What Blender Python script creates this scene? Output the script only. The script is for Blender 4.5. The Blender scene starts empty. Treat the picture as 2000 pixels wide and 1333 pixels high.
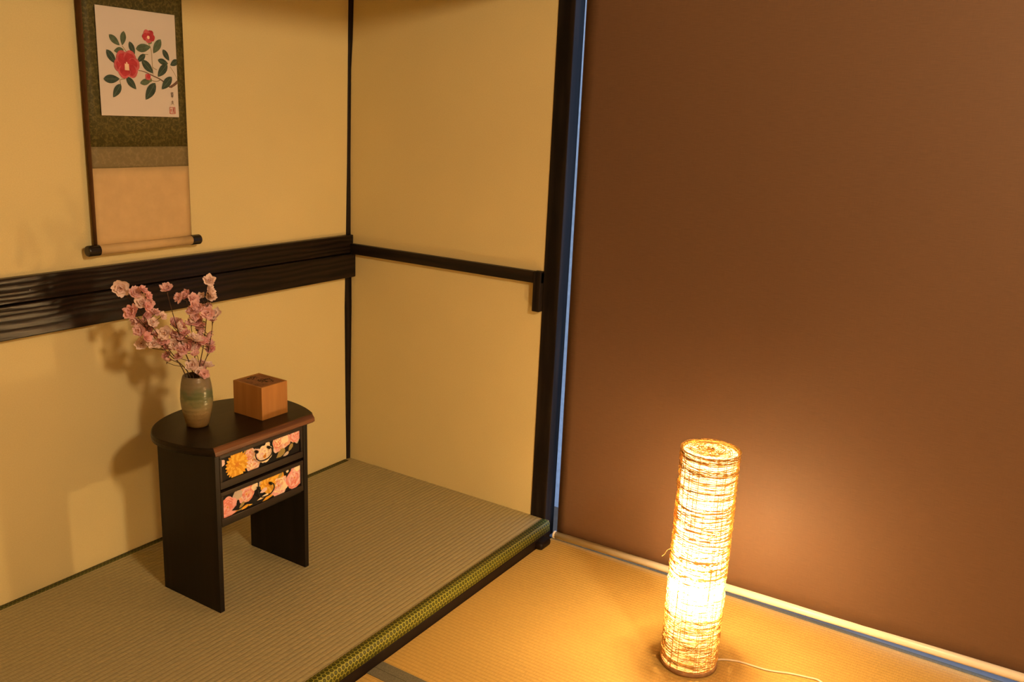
import bpy, bmesh, math, random
from mathutils import Vector, Matrix
from math import sin, cos, pi, radians, sqrt

# ------------------------------------------------------------------ camera, world, exposure
scene = bpy.context.scene
COL = scene.collection
cam_d = bpy.data.cameras.new('camera')
cam = bpy.data.objects.new('camera', cam_d)
COL.objects.link(cam)
cam.location = (-2.3533, -2.1552, 1.2814)
cam.rotation_euler = (1.3205, -0.0453, -1.0039)
cam_d.sensor_fit = 'HORIZONTAL'
cam_d.sensor_width = 36.0
cam_d.lens = 1742.53 / 2000 * 36.0
cam_d.clip_start = 0.01
scene.camera = cam

SKY_STRENGTH = 2.6
PENDANT_STRENGTH = 270.0
PENDANT_COLOUR = (1.0, 0.74, 0.44)
BULB_STRENGTH = 1550.0
BULB_COLOUR = (1.0, 0.66, 0.30)
world = bpy.data.worlds.new('sky')
scene.world = world
world.use_nodes = True
wn = world.node_tree.nodes['Background']
wn.inputs[0].default_value = (0.42, 0.60, 1.0, 1)
wn.inputs[1].default_value = SKY_STRENGTH
scene.view_settings.view_transform = 'Standard'
scene.view_settings.look = 'None'
scene.view_settings.exposure = 0.0
scene.view_settings.gamma = 1.0
scene.view_settings.use_curve_mapping = False
scene.cycles.max_bounces = 6
scene.cycles.diffuse_bounces = 4
scene.cycles.transparent_max_bounces = 12
scene.cycles.caustics_reflective = False
scene.cycles.caustics_refractive = False
scene.cycles.sample_clamp_indirect = 6.0

# ------------------------------------------------------------------ node helpers
class NT:
    def __init__(self, name):
        self.m = bpy.data.materials.new(name)
        self.m.use_nodes = True
        self.t = self.m.node_tree
        self.b = self.t.nodes['Principled BSDF']
        self.out = self.t.nodes['Material Output']
    def n(self, kind, **kw):
        nd = self.t.nodes.new(kind)
        for k, v in kw.items():
            setattr(nd, k, v)
        return nd
    def link(self, a, b):
        self.t.links.new(a, b)
    def put(self, sock, v):
        if hasattr(v, 'is_output'):
            self.link(v, sock)
        else:
            sock.default_value = v
    def math(self, op, a, b=None, c=None):
        nd = self.n('ShaderNodeMath', operation=op)
        self.put(nd.inputs[0], a)
        if b is not None: self.put(nd.inputs[1], b)
        if c is not None: self.put(nd.inputs[2], c)
        return nd.outputs[0]
    def coord(self, which='Object'):
        return self.n('ShaderNodeTexCoord').outputs[which]
    def scaled(self, vec, s):
        nd = self.n('ShaderNodeMapping')
        self.link(vec, nd.inputs['Vector'])
        nd.inputs['Scale'].default_value = s
        return nd.outputs[0]
    def noise(self, vec, scale, detail=4.0, rough=0.55, dist=0.0):
        nd = self.n('ShaderNodeTexNoise')
        self.link(vec, nd.inputs['Vector'])
        nd.inputs['Scale'].default_value = scale
        nd.inputs['Detail'].default_value = detail
        nd.inputs['Roughness'].default_value = rough
        nd.inputs['Distortion'].default_value = dist
        return nd.outputs['Fac']
    def ramp(self, fac, stops, interp='LINEAR'):
        nd = self.n('ShaderNodeValToRGB')
        self.link(fac, nd.inputs[0])
        cr = nd.color_ramp
        cr.interpolation = interp
        while len(cr.elements) < len(stops): cr.elements.new(0.5)
        for e, (p, c) in zip(cr.elements, stops):
            e.position = p
            e.color = (c[0], c[1], c[2], 1)
        return nd.outputs[0]
    def mix(self, fac, a, b):
        nd = self.n('ShaderNodeMix', data_type='RGBA')
        self.put(nd.inputs[0], fac)
        for s, v in ((nd.inputs[6], a), (nd.inputs[7], b)):
            if hasattr(v, 'is_output'): self.link(v, s)
            else: s.default_value = (v[0], v[1], v[2], 1)
        return nd.outputs[2]
    def bump(self, h, strength=0.3, dist=0.002):
        nd = self.n('ShaderNodeBump')
        self.link(h, nd.inputs['Height'])
        nd.inputs['Strength'].default_value = strength
        nd.inputs['Distance'].default_value = dist
        self.link(nd.outputs[0], self.b.inputs['Normal'])
    def base(self, v):
        s = self.b.inputs['Base Color']
        if hasattr(v, 'is_output'): self.link(v, s)
        else: s.default_value = (v[0], v[1], v[2], 1)
    def rough(self, v): self.put(self.b.inputs['Roughness'], v)
    def spec(self, v): self.b.inputs['Specular IOR Level'].default_value = v

def plain(name, c, rough=0.6, spec=0.4, vary=0.12, scale=40, bump=0.0, metallic=0.0):
    t = NT(name)
    f = t.noise(t.coord(), scale, 4)
    t.base(t.ramp(f, [(0.3, [x * (1 - vary) for x in c]), (0.7, [min(1, x * (1 + vary)) for x in c])]))
    t.rough(rough); t.spec(spec)
    t.b.inputs['Metallic'].default_value = metallic
    if bump: t.bump(f, bump, 0.001)
    return t.m

def plaster(name, c):
    t = NT(name)
    o = t.coord()
    big = t.noise(o, 2.2, 3)
    fine = t.noise(o, 320, 6, 0.7)
    mid = t.noise(o, 60, 4)
    a = t.ramp(big, [(0.3, [x * 0.97 for x in c]), (0.7, [min(1, x * 1.03) for x in c])])
    g = t.ramp(fine, [(0.3, (0.90, 0.90, 0.88)), (0.7, (1, 1, 1))])
    nd = t.n('ShaderNodeMix', data_type='RGBA', blend_type='MULTIPLY')
    nd.inputs[0].default_value = 1.0
    t.link(a, nd.inputs[6]); t.link(g, nd.inputs[7])
    t.base(nd.outputs[2])
    t.rough(0.92); t.spec(0.15)
    t.bump(t.math('ADD', fine, t.math('MULTIPLY', mid, 0.5)), 0.35, 0.0012)
    return t.m

def darkwood(name, c1, c2, along='X', rough=0.38, grain=1.0, spec=0.5, relief=0.16):
    t = NT(name)
    o = t.coord()
    s = {'X': (1.2, 9, 9), 'Y': (9, 1.2, 9), 'Z': (9, 9, 1.2)}[along]
    v = t.scaled(o, s)
    wave = t.n('ShaderNodeTexWave', wave_type='RINGS', rings_direction={'X': 'X', 'Y': 'Y', 'Z': 'Z'}[along])
    t.link(v, wave.inputs['Vector'])
    wave.inputs['Scale'].default_value = 1.5 * grain
    wave.inputs['Distortion'].default_value = 7.0
    wave.inputs['Detail'].default_value = 3.0
    wave.inputs['Detail Scale'].default_value = 1.1
    fine = t.noise(t.scaled(o, {'X': (6, 160, 160), 'Y': (160, 6, 160), 'Z': (160, 160, 6)}[along]), 1.0, 3)
    h = t.math('ADD', t.math('MULTIPLY', wave.outputs['Fac'], 0.7), t.math('MULTIPLY', fine, 0.4))
    t.base(t.ramp(h, [(0.25, c1), (0.85, c2)]))
    t.rough(rough); t.spec(spec)
    t.bump(h, relief, 0.0012)
    return t.m

def tatami(name, c, along='X', pitch=0.0145, depth=0.62):
    """woven rush: warp grooves parallel to `along`, fine rush stalks across it"""
    t = NT(name)
    o = t.coord()
    sep = t.n('ShaderNodeSeparateXYZ'); t.link(o, sep.inputs[0])
    q = sep.outputs[1] if along == 'X' else sep.outputs[0]
    r = sep.outputs[0] if along == 'X' else sep.outputs[1]
    rib = t.math('ABSOLUTE', t.math('SINE', t.math('MULTIPLY', q, pi / pitch)))
    rib = t.math('POWER', rib, 0.5)
    stalk = t.noise(t.scaled(o, (420, 60, 1) if along == 'X' else (60, 420, 1)), 1.0, 3, 0.6)
    stalk2 = t.math('ABSOLUTE', t.math('SINE', t.math('MULTIPLY', r, pi / 0.0046)))
    big = t.noise(o, 3.0, 3)
    col = t.ramp(stalk, [(0.25, [x * 0.80 for x in c]), (0.75, [min(1, x * 1.14) for x in c])])
    col = t.mix(t.math('MULTIPLY', t.math('SUBTRACT', 1.0, rib), depth), col, [x * 0.50 for x in c])
    col = t.mix(t.math('MULTIPLY', big, 0.25), col, (c[0] * 1.08, c[1] * 0.98, c[2] * 0.8))
    t.base(col)
    t.rough(0.62); t.spec(0.35)
    hh = t.math('ADD', rib, t.math('ADD', t.math('MULTIPLY', stalk, 0.5), t.math('MULTIPLY', stalk2, 0.25)))
    t.bump(hh, 0.55, 0.0016)
    return t.m

def hexcloth(name, ground, line, dark, cell=0.0125):
    """green border cloth woven with a tortoiseshell (hexagon) pattern; uses UV in metres"""
    t = NT(name)
    uv = t.n('ShaderNodeUVMap').outputs[0]
    p = t.scaled(uv, (1 / cell, 1 / cell, 1))
    s = (1.0, 1.7320508, 1.0)
    def vm(op, a, b):
        nd = t.n('ShaderNodeVectorMath', operation=op)
        t.put(nd.inputs[0], a); t.put(nd.inputs[1], b)
        return nd
    h = (0.5, 0.8660254, 0.5)
    a = vm('SUBTRACT', vm('MODULO', p, s).outputs[0], h).outputs[0]
    b = vm('SUBTRACT', vm('MODULO', vm('SUBTRACT', p, h).outputs[0], s).outputs[0], h).outputs[0]
    def flat(v): return vm('MULTIPLY', v, (1, 1, 0)).outputs[0]
    a, b = flat(a), flat(b)
    da = vm('DOT_PRODUCT', a, a).outputs['Value']
    db = vm('DOT_PRODUCT', b, b).outputs['Value']
    sel = t.math('LESS_THAN', da, db)
    nd = t.n('ShaderNodeMix', data_type='VECTOR')
    t.link(sel, nd.inputs[0]); t.link(b, nd.inputs[4]); t.link(a, nd.inputs[5])
    ab = t.n('ShaderNodeVectorMath', operation='ABSOLUTE'); t.link(nd.outputs[1], ab.inputs[0])
    sx = t.n('ShaderNodeSeparateXYZ'); t.link(ab.outputs[0], sx.inputs[0])
    d2 = vm('DOT_PRODUCT', ab.outputs[0], (0.5, 0.8660254, 0)).outputs['Value']
    hd = t.math('MAXIMUM', sx.outputs[0], d2)          # 0 centre .. 0.5 edge
    col = t.ramp(hd, [(0.0, ground), (0.10, ground), (0.13, dark), (0.24, dark), (0.28, ground),
                      (0.33, dark), (0.41, ground), (0.445, line), (0.5, line)])
    th = t.noise(t.scaled(uv, (900, 900, 1)), 1.0, 2)
    t.base(t.mix(t.math('MULTIPLY', th, 0.35), col, [x * 0.5 for x in ground]))
    t.rough(0.55); t.spec(0.25)
    t.bump(hd, 0.3, 0.0006)
    return t.m

# ------------------------------------------------------------------ mesh helpers
def link(o, parent=None):
    COL.objects.link(o)
    if parent is not None: o.parent = parent
    return o

def tag(o, label=None, cat=None, group=None, kind=None):
    if label: o['label'] = label
    if cat: o['category'] = cat
    if group: o['group'] = group
    if kind: o['kind'] = kind
    return o

def empty(name, loc=(0, 0, 0)):
    o = bpy.data.objects.new(name, None)
    o.location = loc
    o.empty_display_size = 0.05
    return link(o)

def mesh_obj(name, verts, faces, mats, parent=None, smooth=False, idx=None):
    """vertices in world space when parent has identity; caller passes local coordinates"""
    me = bpy.data.meshes.new(name)
    me.from_pydata([tuple(v) for v in verts], [], faces)
    for m in (mats if isinstance(mats, (list, tuple)) else [mats]): me.materials.append(m)
    if idx is not None:
        for p, i in zip(me.polygons, idx): p.material_index = i
    if smooth:
        for p in me.polygons: p.use_smooth = True
    me.update()
    return link(bpy.data.objects.new(name, me), parent)

def loc_of(parent):
    return parent.location if parent is not None else Vector((0, 0, 0))

def bm_obj(name, bm, mats, parent=None, smooth=False, offset=True):
    """bm in world coordinates; shifted to the parent's origin"""
    if parent is not None and offset:
        bmesh.ops.translate(bm, verts=bm.verts, vec=-Vector(world_loc(parent)))
    bmesh.ops.recalc_face_normals(bm, faces=bm.faces)
    me = bpy.data.meshes.new(name)
    bm.to_mesh(me); bm.free()
    for m in (mats if isinstance(mats, (list, tuple)) else [mats]): me.materials.append(m)
    if smooth:
        for p in me.polygons: p.use_smooth = True
    return link(bpy.data.objects.new(name, me), parent)

def world_loc(o):
    v = Vector((0, 0, 0))
    while o is not None:
        v += o.location
        o = o.parent
    return v

def box(bm, lo, hi, bevel=0.0, seg=2):
    r = bmesh.ops.create_cube(bm, size=1.0)
    vs = r['verts']
    for v in vs:
        v.co = Vector([lo[i] + (v.co[i] + 0.5) * (hi[i] - lo[i]) for i in range(3)])
    if bevel > 0:
        es = {e for v in vs for e in v.link_edges}
        bmesh.ops.bevel(bm, geom=list(es), offset=bevel, segments=seg, affect='EDGES', profile=0.6)
    return bm

def box_obj(name, lo, hi, mat, parent=None, bevel=0.0, seg=2):
    bm = bmesh.new(); box(bm, lo, hi, bevel, seg)
    return bm_obj(name, bm, mat, parent)

def tube_data(path, rad, sides=6, V=None, F=None, closed=False, caps=True):
    """append a tube along path to the lists V, F"""
    V = [] if V is None else V
    F = [] if F is None else F
    n = len(path)
    path = [Vector(p) for p in path]
    base = len(V)
    up = Vector((0.123, 0.345, 0.93)).normalized()
    for i, p in enumerate(path):
        if closed: t = path[(i + 1) % n] - path[i - 1]
        else: t = path[min(i + 1, n - 1)] - path[max(i - 1, 0)]
        if t.length < 1e-9: t = Vector((0, 0, 1))
        t.normalize()
        u = up - t * up.dot(t)
        if u.length < 0.05: u = Vector((1, 0, 0)) - t * t.x
        u.normalize(); w = t.cross(u)
        r = rad[i] if isinstance(rad, (list, tuple)) else rad
        for k in range(sides):
            a = 2 * pi * k / sides
            V.append(p + (u * cos(a) + w * sin(a)) * r)
    for i in range(n if closed else n - 1):
        j = (i + 1) % n
        for k in range(sides):
            l = (k + 1) % sides
            F.append((base + i * sides + k, base + i * sides + l, base + j * sides + l, base + j * sides + k))
    if caps and not closed:
        F.append(tuple(base + k for k in reversed(range(sides))))
        F.append(tuple(base + (n - 1) * sides + k for k in range(sides)))
    return V, F

def lathe_data(profile, seg=48, centre=(0, 0, 0), close=True):
    V, F = [], []
    cx, cy, cz = centre
    n = len(profile)
    for r, z in profile:
        for k in range(seg):
            a = 2 * pi * k / seg
            V.append((cx + r * cos(a), cy + r * sin(a), cz + z))
    for i in range(n - 1):
        for k in range(seg):
            l = (k + 1) % seg
            F.append((i * seg + k, i * seg + l, (i + 1) * seg + l, (i + 1) * seg + k))
    if close:
        F.append(tuple(reversed(range(seg))))
        F.append(tuple((n - 1) * seg + k for k in range(seg)))
    return V, F

def catmull(pts, per=8):
    pts = [Vector(p) for p in pts]
    out = []
    for i in range(len(pts) - 1):
        p0 = pts[max(i - 1, 0)]; p1 = pts[i]; p2 = pts[i + 1]; p3 = pts[min(i + 2, len(pts) - 1)]
        for k in range(per):
            s = k / per
            out.append(0.5 * ((2 * p1) + (p2 - p0) * s + (2 * p0 - 5 * p1 + 4 * p2 - p3) * s * s
                              + (3 * p1 - p0 - 3 * p2 + p3) * s ** 3))
    out.append(pts[-1])
    return out

def clip_poly(poly, x0, x1, y0, y1):
    def cut(ps, f, ip):
        r = []
        for i in range(len(ps)):
            a, b = ps[i - 1], ps[i]
            fa, fb = f(a), f(b)
            if (fa >= 0) != (fb >= 0):
                s = fa / (fa - fb)
                r.append((a[0] + (b[0] - a[0]) * s, a[1] + (b[1] - a[1]) * s))
            if fb >= 0: r.append(b)
        return r
    for f in (lambda p: p[0] - x0, lambda p: x1 - p[0], lambda p: p[1] - y0, lambda p: y1 - p[1]):
        if len(poly) < 3: return []
        poly = cut(poly, f, None)
    return poly if len(poly) >= 3 else []

# ------------------------------------------------------------------ materials
M = {}
M['wall'] = plaster('sand_plaster', (0.71, 0.60, 0.31))
M['wall_room'] = plaster('sand_plaster_room', (0.66, 0.52, 0.32))
M['ceil'] = plain('cedar_ceiling', (0.34, 0.22, 0.12), 0.6)
M['beam'] = darkwood('black_stained_wood_x', (0.006, 0.0045, 0.004), (0.017, 0.010, 0.007), 'X', 0.28, 1.6, 0.22, 0.55)
M['beam_y'] = darkwood('black_stained_wood_y', (0.006, 0.0045, 0.004), (0.016, 0.010, 0.007), 'Y', 0.42, 1.0, 0.3)
M['post'] = darkwood('black_stained_wood_z', (0.007, 0.005, 0.004), (0.017, 0.012, 0.009), 'Z', 0.60, 1.0, 0.12)
M['lacquer'] = plain('dark_lacquered_frame', (0.008, 0.0045, 0.0035), 0.45, 0.15, 0.2, 25)
M['toko_mat'] = tatami('rush_greenish', (0.40, 0.345, 0.185), 'X')
M['main_mat'] = tatami('rush_golden', (0.57, 0.375, 0.105), "Y", 0.0125, 0.42)
M['hex'] = hexcloth('hexagon_green_cloth', (0.105, 0.125, 0.014), (0.42, 0.40, 0.055), (0.050, 0.045, 0.008))
M['heri_back'] = hexcloth('green_cloth_rear', (0.07, 0.08, 0.012), (0.20, 0.19, 0.045), (0.035, 0.035, 0.006), 0.011)
M['heri_grey'] = plain('grey_green_border_cloth', (0.15, 0.14, 0.095), 0.8, 0.2, 0.25, 300, 0.2)
M['sill'] = plain('grey_aluminium_track', (0.24, 0.245, 0.25), 0.45, 0.5, 0.08, 60)
M['subfloor'] = plain('subfloor_boards', (0.12, 0.08, 0.05), 0.7)

def blind_mat():
    t = NT('brown_blind_fabric')
    o = t.coord()
    h = t.noise(t.scaled(o, (1, 30, 900)), 1.0, 3, 0.6)
    v = t.noise(t.scaled(o, (1, 900, 30)), 1.0, 3, 0.6)
    f = t.math('ADD', t.math('MULTIPLY', h, 0.65), t.math('MULTIPLY', v, 0.35))
    t.base(t.ramp(f, [(0.3, (0.108, 0.058, 0.031)), (0.7, (0.148, 0.079, 0.042))]))
    t.rough(0.6); t.spec(0.3)
    t.bump(f, 0.25, 0.0006)
    return t.m
M['blind'] = blind_mat()
M['cream_plastic'] = plain('cream_plastic', (0.90, 0.82, 0.68), 0.32, 0.5, 0.03, 10)

# ------------------------------------------------------------------ room shell
def struct(name, lo, hi, mat, label, cat, bevel=0.0):
    o = box_obj(name, lo, hi, mat, None, bevel)
    return tag(o, label, cat, kind='structure')

H = 0.062           # the alcove floor stands this much above the room's mats
struct('floor', (-3.7, -4.3, -0.20), (0.30, 0.12, -0.102), M['subfloor'], 'dark wooden subfloor beneath the straw mats', 'floor')
struct('wall_back', (-1.98, 0.0, -0.10), (0.12, 0.12, 2.40), M['wall'], 'sand-coloured plaster wall behind the hanging scroll', 'wall')
struct('wall_right', (0.0, -0.802, -0.10), (0.12, 0.0, 2.40), M['wall'], 'sand-coloured plaster side wall with the thin black rail', 'wall')
struct('wall_alcove_left', (-1.98, -0.85, -0.10), (-1.90, 0.0, 2.40), M['wall'], 'plaster side wall closing the alcove outside the view', 'wall')
struct('wall_alcove_upper', (-1.98, -0.87, 1.74), (0.0, -0.82, 2.40), M['wall'], 'plaster panel hanging above the alcove lintel', 'wall')
struct('wall_left', (-3.70, -4.3, -0.10), (-3.60, -0.85, 2.40), M['wall_room'], 'plaster wall of the room far behind the camera', 'wall')
struct('wall_front_left', (-3.60, -0.87, -0.10), (-1.98, -0.80, 2.40), M['wall_room'], 'plaster wall beside the alcove outside the view', 'wall')
struct('wall_rear', (-3.70, -4.3, -0.10), (0.12, -4.2, 2.40), M['wall_room'], 'plaster wall at the rear of the room', 'wall')
struct('ceiling', (-3.70, -4.3, 2.34), (0.12, 0.12, 2.44), M['ceil'], 'cedar board ceiling above the room', 'ceiling')
struct('wall_window_upper', (0.0, -4.2, 1.92), (0.12, -0.855, 2.40), M['wall_room'], 'plaster above the window covered by the blind', 'wall')
struct('wall_window_side', (0.0, -4.2, -0.10), (0.12, -2.72, 1.92), M['wall_room'], 'plaster wall beyond the window', 'wall')

# corner post: a thin irregular black post that shows between the two plaster walls
def corner_post():
    prof = [(-0.02, 0.017, 0.004), (0.02, 0.017, 0.004), (0.30, 0.022, 0.007), (0.58, 0.025, 0.011), (0.70, 0.022, 0.010),
            (0.84, 0.018, 0.006), (1.10, 0.012, 0.005), (1.40, 0.008, 0.008), (1.50, 0.007, 0.015), (1.62, 0.005, 0.019), (2.34, 0.005, 0.02)]
    V, F = [], []
    for z, a, b in prof:
        V += [(-a, 0.02, z), (-a, -0.0025, z), (-0.0035, -0.006, z), (-0.0025, -b, z), (0.02, -b, z), (0.02, 0.02, z)]
    n = len(prof)
    for i in range(n - 1):
        for k in range(6):
            l = (k + 1) % 6
            F.append((i * 6 + k, i * 6 + l, (i + 1) * 6 + l, (i + 1) * 6 + k))
    F += [tuple(reversed(range(6))), tuple((n - 1) * 6 + k for k in range(6))]
    o = mesh_obj('trim_1', V, F, M['post'])
    tag(o, 'thin uneven black corner post where the two plaster walls meet', 'post', kind='structure')
corner_post()

# window-side post with its door-stop strip
p2 = empty('trim_2', (0.02, -0.83, -0.10))
tag(p2, 'thick black wooden post between side wall and window blind', 'post', kind='structure')
box_obj('post', (-0.003, -0.856, -0.10), (0.057, -0.800, 2.34), M['post'], p2, 0.003)

# two stacked boards along the back wall
b = empty('trim_3', (-0.9, 0.0, 0.69))
tag(b, 'broad black beam of two stacked boards across the scroll wall', 'beam', kind='structure')
box_obj('upper_board', (-1.90, -0.019, 0.779), (-0.0005, 0.004, 0.842), M['beam'], b, 0.0025)
box_obj('lower_board', (-1.90, -0.030, 0.694), (-0.0005, 0.004, 0.7775), M['beam'], b, 0.0025)
nail_m = plain('nail_head', (0.16, 0.15, 0.14), 0.4, 0.5, 0.1, 50, 0, 0.8)
V, F = lathe_data([(0.0022, 0), (0.0022, 0.0008), (0.0010, 0.0014)], 12)
nb = mesh_obj('nail', [(-1.162 + v[0] + 0.9, -0.019 - v[2], 0.807 - 0.69 + v[1]) for v in V], F, nail_m, b)

# thin rail on the side wall, with the short bracket that meets the post
r = empty('trim_4', (0.0, -0.4, 0.775))
tag(r, 'thin black rail across the side wall ending in a stub', 'rail', kind='structure')
box_obj('rail', (-0.017, -0.800, 0.776), (0.004, -0.020, 0.812), M['beam_y'], r, 0.002)
box_obj('stub', (-0.021, -0.800, 0.688), (0.004, -0.774, 0.814), M['post'], r, 0.002)

# lintel at the front of the alcove, above the frame of the picture
tag(box_obj('trim_5', (-1.90, -0.885, 1.655), (0.0, -0.815, 1.745), M['beam'], None, 0.004),
    'dark lintel beam across the top of the alcove opening', 'lintel', kind='structure')

# low front frame of the alcove with its rounded end block
g = empty('trim_6', (-0.9, -0.86, -0.10))
tag(g, 'low black lacquered edge board under the green mat border', 'edge board', kind='structure')
box_obj('edge_board', (-1.90, -0.8775, -0.102), (-0.004, -0.845, -0.0330), M['lacquer'], g, 0.002)
box_obj('platform', (-1.90, -0.8448, -0.102), (-0.0005, -0.0005, -0.0330), M['subfloor'], g)
bm = bmesh.new(); box(bm, (-0.098, -0.903, -0.0620), (-0.036, -0.866, -0.037), 0.0122, 5)
bm_obj('end_block', bm, M['lacquer'], g, True)

# window: frame, two sliding glass panels, low track
w = empty('window_1', (0.10, -1.8, -0.10))
tag(w, 'sliding window hidden behind the brown blind', 'window', kind='structure')
alu = plain('window_aluminium', (0.42, 0.44, 0.47), 0.4, 0.5, 0.05, 20, 0, 0.3)
def glass_mat():
    t = NT('window_glass')
    tr = t.n('ShaderNodeBsdfTransparent'); gl = t.n('ShaderNodeBsdfGlossy')
    gl.inputs['Roughness'].default_value = 0.05
    nz = t.noise(t.coord(), 3.0, 2)
    tr_c = t.ramp(nz, [(0.0, (0.90, 0.94, 0.95)), (1.0, (0.95, 0.97, 0.97))])
    t.link(tr_c, tr.inputs[0])
    mx = t.n('ShaderNodeMixShader'); mx.inputs[0].default_value = 0.06
    t.link(tr.outputs[0], mx.inputs[1]); t.link(gl.outputs[0], mx.inputs[2])
    t.link(mx.outputs[0], t.out.inputs[0])
    return t.m
M['glass'] = glass_mat()
box_obj('track', (0.024, -2.72, -0.102), (0.13, -0.8565, -0.0690), M['sill'], w, 0.001)
box_obj('head_rail', (0.07, -2.72, 1.86), (0.13, -0.856, 1.92), alu, w)
for y0, y1, x in ((-1.80, -0.856, 0.085), (-2.72, -1.76, 0.11)):
    bm = bmesh.new()
    box(bm, (x, y0, -0.0740), (x + 0.02, y0 + 0.04, 1.86)); box(bm, (x, y1 - 0.012, -0.0740), (x + 0.02, y1, 1.86))
    box(bm, (x, y0 + 0.04, -0.0740), (x + 0.02, y1 - 0.012, -0.02)); box(bm, (x, y0 + 0.04, 1.81), (x + 0.02, y1 - 0.012, 1.86))
    sash = bm_obj('sash', bm, alu, w)
    box_obj('pane', (x + 0.008, y0 + 0.04, -0.02), (x + 0.012, y1 - 0.012, 1.81), M['glass'], sash)

# what stands outside the window
ex = box_obj('wall_exterior', (1.0, -0.95, -0.6), (1.1, 1.6, 2.6), plain('outdoor_render', (0.46, 0.47, 0.49), 0.9), None)
tag(ex, 'grey rendered outdoor wall glimpsed through the blind gap', 'wall', kind='structure')
ex = box_obj('ground_exterior', (0.14, -5.0, -0.7), (6.0, 2.0, -0.6), plain('outdoor_ground', (0.22, 0.21, 0.19), 0.9), None)
tag(ex, 'outdoor ground below the window', 'ground', kind='structure')

# ------------------------------------------------------------------ tatami mats
def strip_mesh(name, profile, x0, x1, mat, parent, axis='X', seg=1):
    """extrude a (q, z) profile along an axis; UV = metres"""
    V, F, UV = [], [], []
    L = [0.0]
    for i in range(1, len(profile)):
        L.append(L[-1] + sqrt((profile[i][0] - profile[i - 1][0]) ** 2 + (profile[i][1] - profile[i - 1][1]) ** 2))
    n = len(profile)
    po = world_loc(parent)
    for x in (x0, x1):
        for q, z in profile:
            V.append(Vector((x, q, z) if axis == 'X' else (q, x, z)) - po)
    for i in range(n - 1):
        F.append((i, i + 1, n + i + 1, n + i)); UV.append([(x0 + 5, L[i] + 3), (x0 + 5, L[i + 1] + 3), (x1 + 5, L[i + 1] + 3), (x1 + 5, L[i] + 3)])
    me = bpy.data.meshes.new(name)
    me.from_pydata([tuple(v) for v in V], [], F)
    uvl = me.uv_layers.new(name='UVMap')
    k = 0
    for p, us in zip(me.polygons, UV):
        for u in us:
            uvl.data[k].uv = u; k += 1
        p.use_smooth = True
    me.materials.append(mat)
    bm = bmesh.new(); bm.from_mesh(me); bmesh.ops.recalc_face_normals(bm, faces=bm.faces)
    bm.to_mesh(me); bm.free()
    o = bpy.data.objects.new(name, me)
    link(o, parent)
    sol = o.modifiers.new('thickness', 'SOLIDIFY'); sol.thickness = 0.001; sol.offset = -1
    return o

tm = empty('tatami_mat', (-0.95, -0.42, -0.033))
tag(tm, 'greenish straw mat of the alcove with hexagon-patterned green border', 'tatami mat')
box_obj('rush_surface', (-1.898, -0.870, -0.0325), (-0.0015, -0.0015, 0.0), M['toko_mat'], tm)
strip_mesh('front_border', [(-0.8465, 0.0003), (-0.8470, 0.0013), (-0.8640, 0.0013), (-0.8695, 0.0002), (-0.8730, -0.0030), (-0.8752, -0.0080), (-0.8760, -0.0140), (-0.8760, -0.0327)],
           -1.898, -0.005, M['hex'], tm)
strip_mesh('rear_border', [(-0.0018, 0.0011), (-0.0195, 0.0011), (-0.0205, 0.0002)], -1.898, -0.026, M['heri_back'], tm)

def room_mat(x0, x1, y0, y1, label, wl, wr):
    o = empty('tatami_mat', ((x0 + x1) / 2, (y0 + y1) / 2, -0.10))
    tag(o, label, 'tatami mat')
    box_obj('rush_surface', (x0, y0, -0.1015), (x1, y1, -H), M['main_mat'], o, 0.001, 1)
    for a, b_ in ((x0, x0 + wl), (x1 - wr, x1)):
        box_obj('cloth_border', (a - 0.0004, y0, -H - 0.003), (b_, y1, -H + 0.0012), M['heri_grey'], o, 0.0006, 1)
room_mat(-0.8675, 0.021, -2.69, -0.8785, 'golden straw mat under the glowing lamp beside the blind', 0.0295, 0.016)
room_mat(-1.765, -0.8685, -2.69, -0.8785, 'golden straw mat just showing at the bottom edge near the grey border', 0.030, 0.029)
room_mat(-2.663, -1.766, -2.69, -0.8785, 'golden straw mat under the camera outside the view', 0.029, 0.029)
room_mat(-3.59, -2.664, -2.69, -0.8785, 'golden straw mat along the far wall outside the view', 0.029, 0.029)
for i, (a, b_) in enumerate(((-0.90, -0.002), (-1.80, -0.901), (-2.70, -1.801), (-3.59, -2.701))):
    room_mat(a, b_, -4.19, -2.692, ['golden straw mat of the rear row next to the window wall', 'golden straw mat of the rear row, second from the window',
             'golden straw mat of the rear row, third from the window', 'golden straw mat of the rear row in the far corner'][i], 0.029, 0.029)

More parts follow.
